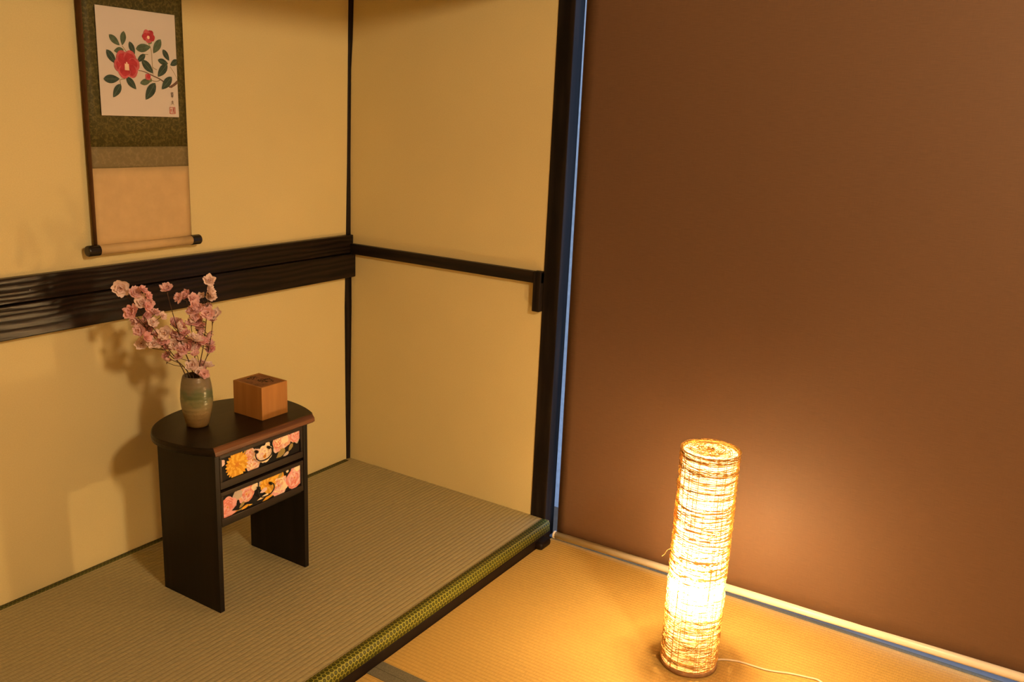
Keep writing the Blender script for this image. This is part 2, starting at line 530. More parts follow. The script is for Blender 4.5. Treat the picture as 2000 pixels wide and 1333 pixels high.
# ------------------------------------------------------------------ roller blind
def blind():
    BX = 0.0
    root = empty('roller_blind', (0.0, -1.8, 1.86))
    tag(root, 'brown fabric roller blind pulled down over the window', 'roller blind')
    yL, yR = -0.900, -2.735
    zb = lambda y: -0.0435 + (yL - y) * 0.0162      # the bar hangs slightly askew
    V, F = [], []
    ny, nz = 60, 40
    for j in range(nz + 1):
        for i in range(ny + 1):
            y = yL + (yR - yL) * i / ny
            z0 = zb(y) + 0.004
            s = j / nz
            z = z0 + (1.86 - z0) * s
            if j == 0: s = 0
            edge = 0.012 * ((z - z0) / 1.9) if i == 0 else 0
            x = BX + 0.0022 * sin(y * 5.1 + 0.7) * (1 - s) + 0.0016 * sin(y * 11 + z * 2.0) * (1 - s) ** 2
            x += 0.0030 * math.exp(-((y + 1.86) / 0.035) ** 2 - ((z + 0.0) / 0.03) ** 2) * sin((y + 1.86) * 90 + z * 60)
            V.append((x, y + edge, z))
    for j in range(nz):
        for i in range(ny):
            a = j * (ny + 1) + i
            F.append((a, a + 1, a + ny + 2, a + ny + 1))
    po = world_loc(root)
    o = mesh_obj('fabric', [Vector(v) - po for v in V], F, M['blind'], root, True)
    sd = o.modifiers.new('thickness', 'SOLIDIFY'); sd.thickness = 0.0008
    V, F = tube_data([(BX, yL + 0.004, zb(yL)), (BX, yR, zb(yR))], 0.0118, 24)
    bar = mesh_obj('bottom_bar', [Vector(v) - po for v in V], F, M['cream_plastic'], root, False)
    for p in bar.data.polygons: p.use_smooth = len(p.vertices) == 4
    V, F = tube_data([(BX, yL + 0.009, zb(yL)), (BX, yL + 0.0085, zb(yL)), (BX, yL + 0.003, zb(yL))], [0.010, 0.0125, 0.0125], 24)
    cap = mesh_obj('end_cap', [Vector(v) - po for v in V], F, M['cream_plastic'], bar)
    V, F = tube_data([(BX, -0.87, 1.88), (BX, -2.72, 1.88)], 0.022, 20)
    mesh_obj('roller', [Vector(v) - po for v in V], F, M['cream_plastic'], root, False)
blind()

# ------------------------------------------------------------------ pendant room lamp (above and behind the view)
def pendant():
    root = empty('pendant_lamp', (-1.60, -2.85, 1.95))
    tag(root, 'round white glass pendant lamp hanging in the middle of the room', 'pendant lamp')
    t = NT('lit_globe')
    em = t.n('ShaderNodeEmission')
    nz = t.noise(t.coord(), 4.0, 1)
    c = PENDANT_COLOUR
    t.link(t.ramp(nz, [(0.0, c), (1.0, c)]), em.inputs[0])
    em.inputs[1].default_value = PENDANT_STRENGTH
    t.link(em.outputs[0], t.out.inputs[0])
    prof = [(0.115 * sin(pi * k / 14), -0.115 * cos(pi * k / 14)) for k in range(14)] 
    prof = [(max(r_, 0.002), z) for r_, z in prof]
    V, F = lathe_data(prof, 24)
    mesh_obj('globe', V, F, t.m, root, True)
    V, F = lathe_data([(0.035, 0.105), (0.03, 0.16), (0.006, 0.165), (0.004, 0.385), (0.045, 0.386), (0.045, 0.389)], 20)
    mesh_obj('stem', V, F, plain('pendant_metal', (0.05, 0.04, 0.03), 0.5), root, True)
pendant()

# ------------------------------------------------------------------ woven floor lamp
def fibre_mat(name, c, trans=0.45):
    t = NT(name)
    f = t.noise(t.coord(), 60, 3)
    col = t.ramp(f, [(0.3, [x * 0.75 for x in c]), (0.7, [min(1, x * 1.2) for x in c])])
    t.base(col); t.rough(0.6); t.spec(0.25)
    tl = t.n('ShaderNodeBsdfTranslucent'); t.link(col, tl.inputs[0])
    mx = t.n('ShaderNodeMixShader'); mx.inputs[0].default_value = trans
    t.link(t.b.outputs[0], mx.inputs[1]); t.link(tl.outputs[0], mx.inputs[2])
    t.link(mx.outputs[0], t.out.inputs[0])
    return t.m

def floor_lamp():
    rnd = random.Random(11)
    bx, by, bz = -0.377, -1.506, -H
    root = empty('floor_lamp', (bx, by, bz))
    tag(root, 'tall glowing cylinder lamp woven from golden vine fibres on straw mat', 'floor lamp')
    R, HT = 0.0690, 0.583
    fm = fibre_mat('vine_fibre', (0.84, 0.54, 0.17), 0.26)
    fd = fibre_mat('vine_fibre_dark', (0.66, 0.36, 0.08), 0.20)
    # wrapped fibres
    def dens():
        while True:
            z = rnd.uniform(0.012, HT - 0.003)
            k = 0.85
            if z > 0.80 * HT: k = 0.95
            elif z < 0.27 * HT: k = 1.0
            elif z < 0.42 * HT: k = 0.35
            elif z < 0.62 * HT: k = 0.75
            if rnd.random() < k: return z
    sets = [([], []), ([], [])]
    for i in range(600):
        V, F = sets[0 if rnd.random() < 0.7 else 1]
        z0 = dens(); a0 = rnd.uniform(0, 2 * pi)
        span = rnd.uniform(1.2, 5.5) if rnd.random() < 0.7 else rnd.uniform(5, 8.5)
        n = max(8, int(span * 6.5))
        amp = rnd.uniform(0.001, 0.006); k = rnd.choice((1, 2, 3)); ph = rnd.uniform(0, 6.28)
        drift = rnd.gauss(0, 0.006) if rnd.random() < 0.8 else rnd.gauss(0, 0.022)
        rr = R + rnd.uniform(-0.0016, 0.0030)
        rad = rnd.uniform(0.0004, 0.00085)
        path = []
        for q in range(n + 1):
            s = q / n
            a = a0 + span * s
            z = z0 + amp * sin(k * a + ph) + drift * (s - 0.5) * span / 3
            z = min(max(z, 0.010), HT - 0.001)
            rj = rr + 0.0008 * sin(7 * a + ph)
            path.append((rj * cos(a), rj * sin(a), z))
        tube_data(path, rad, 4, V, F, False, False)
    # upright stalks
    for i in range(66):
        V, F = sets[0 if rnd.random() < 0.6 else 1]
        a = 2 * pi * i / 66 + rnd.gauss(0, 0.04)
        z0 = 0.006 if rnd.random() < 0.6 else rnd.uniform(0.0, 0.25)
        z1 = HT if rnd.random() < 0.6 else rnd.uniform(0.35, HT)
        dr = rnd.gauss(0, 0.08); rr = R + rnd.uniform(-0.0022, 0.0008)
        path = [(rr * cos(a + dr * s / 10), rr * sin(a + dr * s / 10), z0 + (z1 - z0) * s / 10) for s in range(11)]
        tube_data(path, rnd.uniform(0.0005, 0.0012), 4, V, F, False, False)
    # short crossing bits
    for i in range(240):
        V, F = sets[0 if rnd.random() < 0.6 else 1]
        z0 = dens(); a0 = rnd.uniform(0, 2 * pi)
        da = rnd.uniform(0.15, 0.6); dz = rnd.gauss(0, 0.016); rr = R + rnd.uniform(-0.001, 0.003)
        path = []
        for q in range(6):
            s = q / 5
            path.append((rr * cos(a0 + da * s), rr * sin(a0 + da * s), min(max(z0 + dz * s + 0.004 * sin(pi * s) * rnd.choice((-1, 1)), 0.01), HT)))
        tube_data(path, rnd.uniform(0.0004, 0.0009), 4, V, F, False, False)
    # fibres over the top disc, drawn in to a small twist at the centre
    for i in range(95):
        V, F = sets[0 if rnd.random() < 0.8 else 1]
        a0 = rnd.uniform(0, 2 * pi); r0 = rnd.uniform(0.25, 1.0) * R; r1 = rnd.uniform(0.05, 0.9) * R
        da = rnd.uniform(0.4, 2.6)
        path = []
        for q in range(9):
            s = q / 8
            rr = r0 + (r1 - r0) * s
            path.append((rr * cos(a0 + da * s), rr * sin(a0 + da * s), HT - 0.004 * (1 - rr / R) + rnd.uniform(-0.0006, 0.0008)))
        tube_data(path, rnd.uniform(0.0004, 0.0008), 4, V, F, False, False)
    for i in range(18):
        V, F = sets[0]
        a = 2 * pi * i / 18 + rnd.gauss(0, 0.06)
        path = [(R * s * cos(a + 0.4 * s), R * s * sin(a + 0.4 * s), HT - 0.004 * (1 - s)) for s in (0.02, 0.25, 0.5, 0.75, 1.0)]
        tube_data(path, 0.0006, 4, V, F, False, False)
    for k, (nm, m) in enumerate((('woven_fibres', fm), ('darker_fibres', fd))):
        V, F = sets[k]
        o = mesh_obj(nm, V, F, m, root, True); o['kind'] = 'stuff'
    V, F = [], []
    for i in range(6):
        a = rnd.uniform(0, 6.28)
        tube_data([(0.010 * cos(a + s) * (1 - s / 4), 0.010 * sin(a + s) * (1 - s / 4), HT - 0.005 + 0.006 * sin(s * 1.2)) for s in (0, 0.6, 1.2, 1.8, 2.4)], 0.0012, 5, V, F)
    mesh_obj('top_twist', V, F, fd, root, True)
    for z in (0.010, HT * 0.5, HT - 0.003):
        V, F = tube_data([((R - 0.0022) * cos(2 * pi * k / 48), (R - 0.0022) * sin(2 * pi * k / 48), z) for k in range(48)], 0.0011, 6, None, None, True)
        mesh_obj('wire_hoop', V, F, fd, root, True)
    # thin gauze lining inside the weave
    t = NT('gauze_lining')
    gz = t.noise(t.coord(), 240, 3)
    gc = t.ramp(gz, [(0.2, (0.86, 0.80, 0.68)), (0.8, (0.97, 0.93, 0.84))])
    df = t.n('ShaderNodeBsdfDiffuse'); tl = t.n('ShaderNodeBsdfTranslucent'); tp = t.n('ShaderNodeBsdfTransparent')
    t.link(gc, df.inputs[0]); t.link(gc, tl.inputs[0])
    m1 = t.n('ShaderNodeMixShader'); m1.inputs[0].default_value = 0.34
    t.link(df.outputs[0], m1.inputs[1]); t.link(tl.outputs[0], m1.inputs[2])
    m2 = t.n('ShaderNodeMixShader'); m2.inputs[0].default_value = 0.58
    t.link(tp.outputs[0], m2.inputs[1]); t.link(m1.outputs[0], m2.inputs[2])
    t.link(m2.outputs[0], t.out.inputs[0])
    V, F = lathe_data([(R - 0.0045, 0.014), (R - 0.0045, HT - 0.008), (0.004, HT - 0.0095)], 48, close=False)
    mesh_obj('lining', V, F, t.m, root, True)
    # loose fibre sticking out at one side
    pts = catmull([(-0.0390, 0.0600, 0.316), (-0.0480, 0.0665, 0.314), (-0.0560, 0.0700, 0.305), (-0.0650, 0.0730, 0.302)], 5)
    V, F = tube_data(pts, 0.0007, 5)
    mesh_obj('loose_fibre', V, F, fm, root, True)
    # base
    basem = plain('lamp_base_wood', (0.34, 0.19, 0.09), 0.6, 0.3, 0.25, 60)
    V, F = lathe_data([(0.0700, 0.0003), (0.0725, 0.0015), (0.0725, 0.0100), (0.0705, 0.0120), (0.0600, 0.0122)], 56)
    mesh_obj('base', V, F, basem, root, True)
    V, F = lathe_data([(0.020, 0.012), (0.020, 0.120), (0.016, 0.175), (0.016, 0.195)], 20)
    mesh_obj('socket', V, F, plain('lamp_socket', (0.75, 0.70, 0.62), 0.5), root, True)
    t = NT('lit_bulb')
    em = t.n('ShaderNodeEmission')
    t.link(t.ramp(t.noise(t.coord(), 3.0, 1), [(0, BULB_COLOUR), (1, BULB_COLOUR)]), em.inputs[0])
    em.inputs[1].default_value = BULB_STRENGTH
    t.link(em.outputs[0], t.out.inputs[0])
    prof = [(0.013, 0.195), (0.014, 0.203)] + [(0.028 * sin(a), 0.248 - 0.042 * cos(a)) for a in [0.6 + (pi - 0.65) * k / 12 for k in range(13)]]
    V, F = lathe_data(prof, 24)
    mesh_obj('bulb', V, F, t.m, root, True)
    # flex with inline switch
    cm = plain('cream_cord', (0.78, 0.66, 0.50), 0.5, 0.4, 0.04, 30)
    zc = 0.0028
    c = [(-0.012 + 0.06, -0.060, zc), (0.060, -0.075, zc), (0.074, -0.108, zc), (0.078, -0.150, zc), (0.083, -0.185, zc), (0.103, -0.235, zc), (0.113, -0.275, zc), (0.116, -0.298, zc + 0.001), (0.103, -0.318, zc + 0.002), (0.094, -0.335, 0.005)]
    po = catmull(c, 6)
    V, F = tube_data(po, 0.0024, 8)
    cord = mesh_obj('cord', V, F, cm, root, True)
    bm = bmesh.new(); box(bm, (0.078, -0.395, 0.0005), (0.104, -0.328, 0.0140), 0.004, 3)
    me = bpy.data.meshes.new('switch'); bm.to_mesh(me); bm.free(); me.materials.append(cm)
    link(bpy.data.objects.new('switch', me), cord)
    V, F = tube_data(catmull([(0.091, -0.392, 0.005), (0.090, -0.45, zc), (0.12, -0.60, zc), (0.26, -0.80, zc), (0.30, -1.0, zc), (0.31, -1.14, zc)], 6), 0.0024, 8)
    mesh_obj('cord_tail', V, F, cm, cord, True)
    bm = bmesh.new(); box(bm, (0.298, -1.175, 0.0005), (0.322, -1.138, 0.022), 0.004, 3)
    me = bpy.data.meshes.new('plug'); bm.to_mesh(me); bm.free(); me.materials.append(cm)
    link(bpy.data.objects.new('plug', me), cord)
floor_lamp()

# ------------------------------------------------------------------ low stand with two drawers
STAND_TOP = 0.4526
SW = darkwood('espresso_wood', (0.006, 0.004, 0.003), (0.010, 0.0065, 0.0045), 'Z', 0.42, 1.0, 0.2)
SWT = darkwood('espresso_wood_top', (0.007, 0.0045, 0.003), (0.013, 0.008, 0.005), 'X', 0.36, 1.0, 0.25)
SWX = darkwood('espresso_wood_x', (0.010, 0.0068, 0.0050), (0.018, 0.011, 0.0075), 'X', 0.38, 1.0, 0.25)
EDGE = darkwood('reddish_edge_wood', (0.085, 0.033, 0.012), (0.16, 0.066, 0.024), 'X', 0.42, 1.5, 0.3)

def print_mesh(name, x0, x1, z0, z1, y, layers, parent):
    """flat printed cloth: stacked coloured polygons cut to the panel; layers = [(colour index, polygon)] in panel metres"""
    V, F, I = [], [], []
    po = world_loc(parent)
    def add(poly, d, ci):
        k = len(V)
        for px, pz in poly: V.append(Vector((x0 + px, y - d, z0 + pz)) - po)
        F.append(tuple(range(k, k + len(poly)))); I.append(ci)
    add([(0, 0), (x1 - x0, 0), (x1 - x0, z1 - z0), (0, z1 - z0)], 0, 0)
    d = 0.00004
    for ci, poly in layers:
        q = clip_poly(poly, 0.0002, x1 - x0 - 0.0002, 0.0002, z1 - z0 - 0.0002)
        if q:
            add(q, d, ci); d += 0.000004
    return V, F, I

def blob(cx, cy, r, n, amp, ph=0.0, k=5, sq=1.0):
    return [(cx + r * (1 + amp * abs(sin(k * a / 2 + ph)) - amp * 0.5) * cos(a), cy + sq * r * (1 + amp * abs(sin(k * a / 2 + ph)) - amp * 0.5) * sin(a))
            for a in [2 * pi * i / n for i in range(n)]]
def petal(cx, cy, ang, r0, r1, w):
    ca, sa = cos(ang), sin(ang)
    out = []
    for s, t in ((0, 0), (0.35, 0.8), (0.7, 1.0), (0.92, 0.65), (1.0, 0.0), (0.92, -0.65), (0.7, -1.0), (0.35, -0.8)):
        l = r0 + (r1 - r0) * s; q = w * t * 0.5
        out.append((cx + l * ca - q * sa, cy + l * sa + q * ca))
    return out
def mum(cx, cy, R, cols, L):
    a0 = 0.0
    L.append((cols[0], blob(cx, cy, R * 0.86, 40, 0.05)))
    for i, rr in enumerate((1.0, 0.86, 0.72, 0.57, 0.42, 0.27)):
        n = max(7, int(22 * rr) + 2)
        for k in range(n):
            L.append((cols[1 + (i + k) % 2], petal(cx, cy, a0 + 2 * pi * k / n, R * rr * 0.5, R * rr, 2 * pi * R * rr / n * 0.62)))
        a0 += 0.37
    L.append((cols[0], blob(cx, cy, R * 0.12, 14, 0.1)))
def peony(cx, cy, R, cols, L, seed=0):
    rn = random.Random(seed)
    for i, rr in enumerate((1.0, 0.88, 0.78, 0.64, 0.52, 0.38, 0.25)):
        L.append((cols[i % len(cols)], blob(cx + rn.uniform(-.08, .08) * R, cy + rn.uniform(-.08, .08) * R, R * rr, 48, 0.16, rn.uniform(0, 3), rn.choice((5, 6, 7)))))
    for k in range(9):
        a = rn.uniform(0, 6.28)
        L.append((cols[k % len(cols)], petal(cx, cy, a, R * 0.12, R * rn.uniform(.5, .85), R * 0.26)))
    for k in range(7):
        a = 2 * pi * k / 7 + rn.uniform(-.3, .3); q = R * rn.uniform(.30, .62)
        px, py = cx + q * cos(a), cy + q * sin(a)
        L.append((DK, petal(px, py, a + 1.57 + rn.gauss(0, .3), -R * 0.16, R * 0.16, R * 0.05)))
    L.append((OR, blob(cx, cy, R * 0.09, 10, 0.2)))
def leafp(cx, cy, ang, ln, w): 
    return petal(cx, cy, ang, 0, ln, w)

PRINT = [plain('print_black', (0.006, 0.005, 0.006), 0.7, 0.2), plain('print_gold', (0.72, 0.36, 0.03), 0.7, 0.2), plain('print_yellow', (0.86, 0.52, 0.07), 0.7, 0.2),
         plain('print_orange', (0.66, 0.26, 0.03), 0.7, 0.2), plain('print_salmon', (0.72, 0.25, 0.20), 0.7, 0.2), plain('print_pink', (0.78, 0.40, 0.39), 0.7, 0.2),
         plain('print_pale_pink', (0.82, 0.60, 0.55), 0.7, 0.2), plain('print_cream', (0.90, 0.76, 0.52), 0.7, 0.2), plain('print_olive', (0.33, 0.25, 0.08), 0.7, 0.2),
         plain('print_peach', (0.76, 0.44, 0.28), 0.7, 0.2), plain('print_grey', (0.52, 0.44, 0.36), 0.7, 0.2), plain('print_deep_rose', (0.58, 0.13, 0.07), 0.7, 0.2)]
BK, GO, YE, OR, SA, PI_, PP, CR, OL, PE, GR, DK = range(12)

def drawer_print_1(w, h):
    L = []
    L.append((PP, blob(0.004, 0.048, 0.009, 24, 0.2)))
    L.append((OL, leafp(0.070, 0.052, 0.5, 0.045, 0.020)))
    L.append((OL, leafp(0.185, 0.010, 0.4, 0.040, 0.016)))
    L.append((GR, leafp(0.255, 0.020, 1.4, 0.040, 0.018))); L.append((OL, leafp(0.240, 0.028, 1.0, 0.034, 0.016)))
    peony(0.205, 0.044, 0.032, (PP, PE, PI_), L, 3); peony(0.190, 0.050, 0.018, (PE, SA, CR), L, 4)
    L.append((BK, [(0.175, 0.020), (0.205, 0.024), (0.236, 0.034), (0.262, 0.024), (0.262, 0.004), (0.238, -0.002), (0.212, 0.010), (0.185, 0.004)]))
    L.append((OL, leafp(0.182, 0.006, 0.5, 0.036, 0.020))); 
    L.append((OL, leafp(0.226, 0.012, 0.9, 0.024, 0.013))); L.append((GR, leafp(0.206, 0.004, 0.3, 0.022, 0.010)))
    L.append((CR, blob(0.214, 0.050, 0.011, 24, 0.3, 0, 5))); L.append((CR, leafp(0.200, 0.040, 0.9, 0.034, 0.012)))
    peony(0.102, 0.026, 0.030, (PP, PE, CR), L, 5); peony(0.090, 0.044, 0.015, (PE, SA, PP), L, 6)
    peony(0.145, 0.030, 0.024, (CR, CR, PP), L, 8); L.append((OR, blob(0.142, 0.024, 0.005, 14, 0.2)))
    L.append((CR, blob(0.152, 0.052, 0.009, 20, 0.2)))
    L.append((BK, [(0.10, 0.062), (0.108, 0.054), (0.122, 0.056), (0.133, 0.062)]))
    peony(0.252, 0.052, 0.020, (PI_, SA, PI_, PP), L, 9)
    mum(0.050, 0.030, 0.037, (OR, YE, GO), L)
    L.append((BK, [(0.001, 0.0), (0.018, 0.0), (0.013, 0.018), (0.012, 0.040), (0.004, 0.036)]))
    return L
def drawer_print_2(w, h):
    L = []
    L.append((GR, leafp(0.030, 0.030, 0.8, 0.040, 0.026))); L.append((GR, leafp(0.125, 0.035, 1.3, 0.030, 0.02)))
    L.append((OL, leafp(0.04, 0.004, 0.3, 0.05, 0.016))); L.append((GO, leafp(0.060, 0.002, 0.45, 0.036, 0.014))); L.append((YE, leafp(0.085, 0.004, 0.6, 0.026, 0.013)))
    L.append((OR, leafp(0.002, 0.001, 0.25, 0.055, 0.016))); L.append((GO, leafp(0.130, 0.000, 0.3, 0.05, 0.012)))
    peony(0.078, 0.040, 0.026, (PI_, SA, PE, PP), L, 21); peony(0.016, 0.026, 0.028, (PI_, SA, PI_, SA), L, 22)
    L.append((CR, blob(0.106, 0.052, 0.011, 24, 0.2)))
    peony(0.188, 0.026, 0.032, (PE, PP, PI_, CR), L, 25); L.append((CR, leafp(0.190, 0.012, 0.3, 0.036, 0.020)))
    L.append((YE, leafp(0.165, 0.050, 0.4, 0.030, 0.016))); L.append((GO, leafp(0.180, 0.050, 0.2, 0.035, 0.016))); L.append((OL, leafp(0.185, 0.047, 0.6, 0.02, 0.01)))
    mum(0.150, 0.042, 0.030, (OR, YE, GO), L)
    L.append((BK, [(0.028, 0.012), (0.050, 0.026), (0.062, 0.020), (0.084, 0.018), (0.100, 0.026), (0.122, 0.040), (0.132, 0.030), (0.150, 0.014), (0.120, 0.010), (0.104, 0.004), (0.078, 0.012), (0.05, 0.006)]))
    L.append((PP, leafp(0.122, 0.028, 0.2, 0.026, 0.012))); L.append((OL, leafp(0.052, 0.010, 0.6, 0.022, 0.010))); L.append((CR, leafp(0.112, 0.010, 0.15, 0.040, 0.008))); L.append((GR, blob(0.052, 0.048, 0.012, 20, 0.2)))
    peony(0.246, 0.030, 0.031, (PI_, SA, PI_, PP), L, 27); L.append((CR, blob(0.258, 0.058, 0.012, 20, 0.2)))
    L.append((BK, [(0.205, 0.062), (0.208, 0.048), (0.222, 0.046), (0.232, 0.054), (0.236, 0.063)])); L.append((CR, blob(0.220, 0.058, 0.0045, 14, 0.3)))
    return L

def stand():
    root = empty('drawer_stand', (-0.838, -0.36, 0.0))
    tag(root, 'low dark brown drawer stand with half-round top standing on the alcove mat', 'stand')
    po = world_loc(root)
    # top slab: half-round at the back, straight chamfered front
    cx, cy = -0.828, -0.325
    def outline(grow):
        pts = []
        for k in range(49):                                   # back half, right to left
            a = pi * k / 48
            pts.append((cx + (0.212 + grow) * cos(a), cy + (0.158 + grow) * sin(a)))
        # left shoulder to the front corner, then across, and up the right shoulder
        for k in range(1, 9):
            s = k / 8
            d = 0.150 * s
            pts.append((cx - (0.212 + grow) * sqrt(max(0, 1 - (d / 0.250) ** 2)), cy - d))
        pts[-1] = (pts[-1][0], cy - 0.150)
        for k in range(8, 0, -1):
            d = 0.150 * k / 8
            pts.append((cx + (0.212 + grow) * sqrt(max(0, 1 - (d / 0.250) ** 2)), cy - d))
        return pts
    rings = []
    nfront = 49 + 7
    prof = [(STAND_TOP, -0.004, 0.010), (STAND_TOP - 0.0015, -0.0015, 0.006), (STAND_TOP - 0.010, 0.0, 0.0), (STAND_TOP - 0.0190, -0.001, -0.0015), (STAND_TOP - 0.0225, -0.006, 0.002)]
    V = []
    for z, gr, fr in prof:
        o = outline(gr)
        for i, (x, y) in enumerate(o):
            if i >= 49 + 7 - 0 and i <= 49 + 8: y += fr
            V.append(Vector((x, y, z)) - po)
    n = len(outline(0)); F = []; I = []
    F.append(tuple(range(n))); I.append(0)
    for r_ in range(len(prof) - 1):
        for i in range(n):
            j = (i + 1) % n
            F.append((r_ * n + i, (r_ + 1) * n + i, (r_ + 1) * n + j, r_ * n + j))
            I.append(1 if 49 + 7 <= i <= 49 + 8 else 0)
    F.append(tuple((len(prof) - 1) * n + i for i in reversed(range(n)))); I.append(0)
    top = mesh_obj('tabletop', V, F, [SWT, EDGE], root, False, I)
    zt = STAND_TOP - 0.0224
    for x0, x1 in ((-0.9955, -0.9810), (-0.6960, -0.6815)):
        box_obj('side_panel', (x0, -0.4700, 0.0004), (x1, -0.2480, zt), SW, root, 0.0012)
    box_obj('back_panel', (-0.9809, -0.2640, 0.236), (-0.6961, -0.2540, zt - 0.0002), SW, root, 0.0008)
    box_obj('divider', (-0.9809, -0.4550, 0.3305), (-0.6961, -0.2645, 0.3345), SW, root)
    box_obj('bottom_board', (-0.9809, -0.4590, 0.2290), (-0.6961, -0.2645, 0.2365), SW, root)
    hm = plain('black_iron', (0.010, 0.009, 0.009), 0.35, 0.5, 0.2, 60, 0, 0.6)
    for zi, (z0, z1, pz0, pz1, fn, lab) in enumerate(((0.3365, 0.4285, 0.3560, 0.4180, drawer_print_1, 'cloth printed with a yellow chrysanthemum and pale peonies on black'),
                                                      (0.2375, 0.3285, 0.2550, 0.3170, drawer_print_2, 'cloth printed with salmon peonies and a gold chrysanthemum on black'))):
        d = empty('drawer', (0, 0, 0)); d.parent = root; d.location = Vector((-0.8385, -0.466, z0)) - po
        x0, x1, px0, px1 = -0.9797, -0.6973, -0.9725, -0.7055
        bm = bmesh.new()
        box(bm, (x0, -0.4690, z0), (x1, -0.4570, pz0), 0.0012); box(bm, (x0, -0.4690, pz1), (x1, -0.4570, z1), 0.0012)
        box(bm, (x0, -0.4690, pz0), (px0, -0.4570, pz1), 0.0010); box(bm, (px1, -0.4690, pz0), (x1, -0.4570, pz1), 0.0010)
        bm_obj('drawer_frame', bm, SWX, d)
        box_obj('drawer_box', (x0 + 0.006, -0.4568, z0 + 0.003), (x1 - 0.006, -0.275, z1 - 0.012), SW, d)
        L = fn(px1 - px0, pz1 - pz0)
        V, F, I = print_mesh('fabric_panel', px0, px1, pz0, pz1, -0.4640, L, d)
        fp = mesh_obj('fabric_panel', V, F, PRINT, d, False, I); fp['label'] = lab
        # drop handle with curled ends on two studs
        hx = -0.8405 + (0.004 if zi else 0.0); hz = (pz0 + pz1) / 2 + (0.006 if zi == 0 else 0.004)
        pts = catmull([(hx - 0.020, -0.4700, hz + 0.010), (hx - 0.027, -0.4725, hz + 0.006), (hx - 0.0265, -0.4745, hz - 0.006), (hx - 0.015, -0.4750, hz - 0.0155), (hx, -0.4750, hz - 0.0175),
                       (hx + 0.015, -0.4750, hz - 0.0150), (hx + 0.0265, -0.4745, hz - 0.005), (hx + 0.027, -0.4725, hz + 0.007), (hx + 0.020, -0.4700, hz + 0.011)], 5)
        V, F = tube_data(pts, 0.0016, 8)
        dl = world_loc(d)
        for sx in (-1, 1):
            c = Vector((hx + sx * 0.0205, -0.4700, hz + 0.010))
            tube_data([c + Vector((0, 0.007, 0)), c + Vector((0, -0.001, 0)), c + Vector((0, -0.003, 0)), c + Vector((0, -0.0040, 0))], [0.0036, 0.0042, 0.0034, 0.0014], 12, V, F)
        h = mesh_obj('handle', [Vector(v) - dl for v in V], F, hm, d, True); h['label'] = 'black iron drop handle with curled ends'
    return root
stand()

# ------------------------------------------------------------------ wooden box on the stand
def wooden_box():
    x0, x1, y0, y1, z0 = -0.7850, -0.6935, -0.4080, -0.2975, STAND_TOP + 0.0004
    z1 = z0 + 0.0920
    root = empty('wooden_box', ((x0 + x1) / 2, (y0 + y1) / 2, z0))
    tag(root, 'small square orange-brown wooden box with dark marks on its top', 'box')
    root.rotation_euler = (0, 0, radians(0.0))
    t = NT('cypress_box_wood')
    o = t.coord()
    f = t.noise(t.scaled(o, (60, 60, 4)), 1.0, 4)
    g = t.noise(o, 14, 3)
    col = t.ramp(f, [(0.3, (0.35, 0.150, 0.030)), (0.7, (0.44, 0.205, 0.046))])
    t.base(t.mix(t.math('MULTIPLY', g, 0.4), col, (0.28, 0.11, 0.022)))
    t.rough(0.5); t.spec(0.4); t.bump(f, 0.2, 0.0005)
    side = t.m
    topm = plain('aged_box_lid', (0.26, 0.115, 0.045), 0.6, 0.3, 0.3, 50, 0.2)
    th = 0.006
    # four walls as separate boards, then lid
    box_obj('side_board', (x0, y0, z0), (x0 + th, y1, z1), side, root, 0.0008)
    box_obj('side_board', (x1 - th, y0, z0), (x1, y1, z1), side, root, 0.0008)
    box_obj('front_board', (x0 + th, y0, z0), (x1 - th, y0 + th, z1), side, root, 0.0008)
    box_obj('back_board', (x0 + th, y1 - th, z0), (x1 - th, y1, z1), side, root, 0.0008)
    box_obj('bottom_board', (x0 + th, y0 + th, z0), (x1 - th, y1 - th, z0 + th), side, root)
    lid = box_obj('lid', (x0 + th, y0 + th, z1 - 0.008), (x1 - th, y1 - th, z1 - 0.0012), topm, root, 0.0006)
    # branded dark marks on the lid
    rn = random.Random(5)
    ink = plain('dark_ink', (0.030, 0.020, 0.014), 0.7, 0.2)
    V, F = [], []
    cx, cy = (x0 + x1) / 2, (y0 + y1) / 2
    lo = world_loc(lid)
    zz = z1 - 0.0012 + 0.00012
    def mark(mx, my, r_, a):
        k = len(V); n = 12
        for i in range(n):
            t_ = 2 * pi * i / n
            rr = r_ * (1 + 0.35 * rn.uniform(-1, 1))
            px, py = rr * 1.7 * cos(t_), rr * 0.6 * sin(t_)
            V.append(Vector((mx + px * cos(a) - py * sin(a), my + px * sin(a) + py * cos(a), zz)) - lo)
        F.append(tuple(range(k, k + n)))
    for i in range(34):
        u = rn.uniform(-1, 1); v = rn.uniform(-1, 1)
        if u * u + v * v > 1: continue
        mark(cx + 0.010 + u * 0.021, cy - 0.010 + v * 0.022, rn.uniform(0.0016, 0.0036), rn.uniform(0, 3.1))
    for i in range(18):
        u = rn.uniform(-1, 1); v = rn.uniform(-1, 1)
        mark(cx + 0.004 + u * 0.016, cy + 0.034 + v * 0.010, rn.uniform(0.0012, 0.0036), rn.uniform(0, 3.1))
    for i in range(14):
        mark(cx - 0.028 + rn.uniform(-0.008, 0.008), cy - 0.012 + rn.uniform(-0.028, 0.024), rn.uniform(0.0008, 0.0020), rn.uniform(0, 3.1))
    mesh_obj('lid_marks', V, F, ink, lid)
wooden_box()

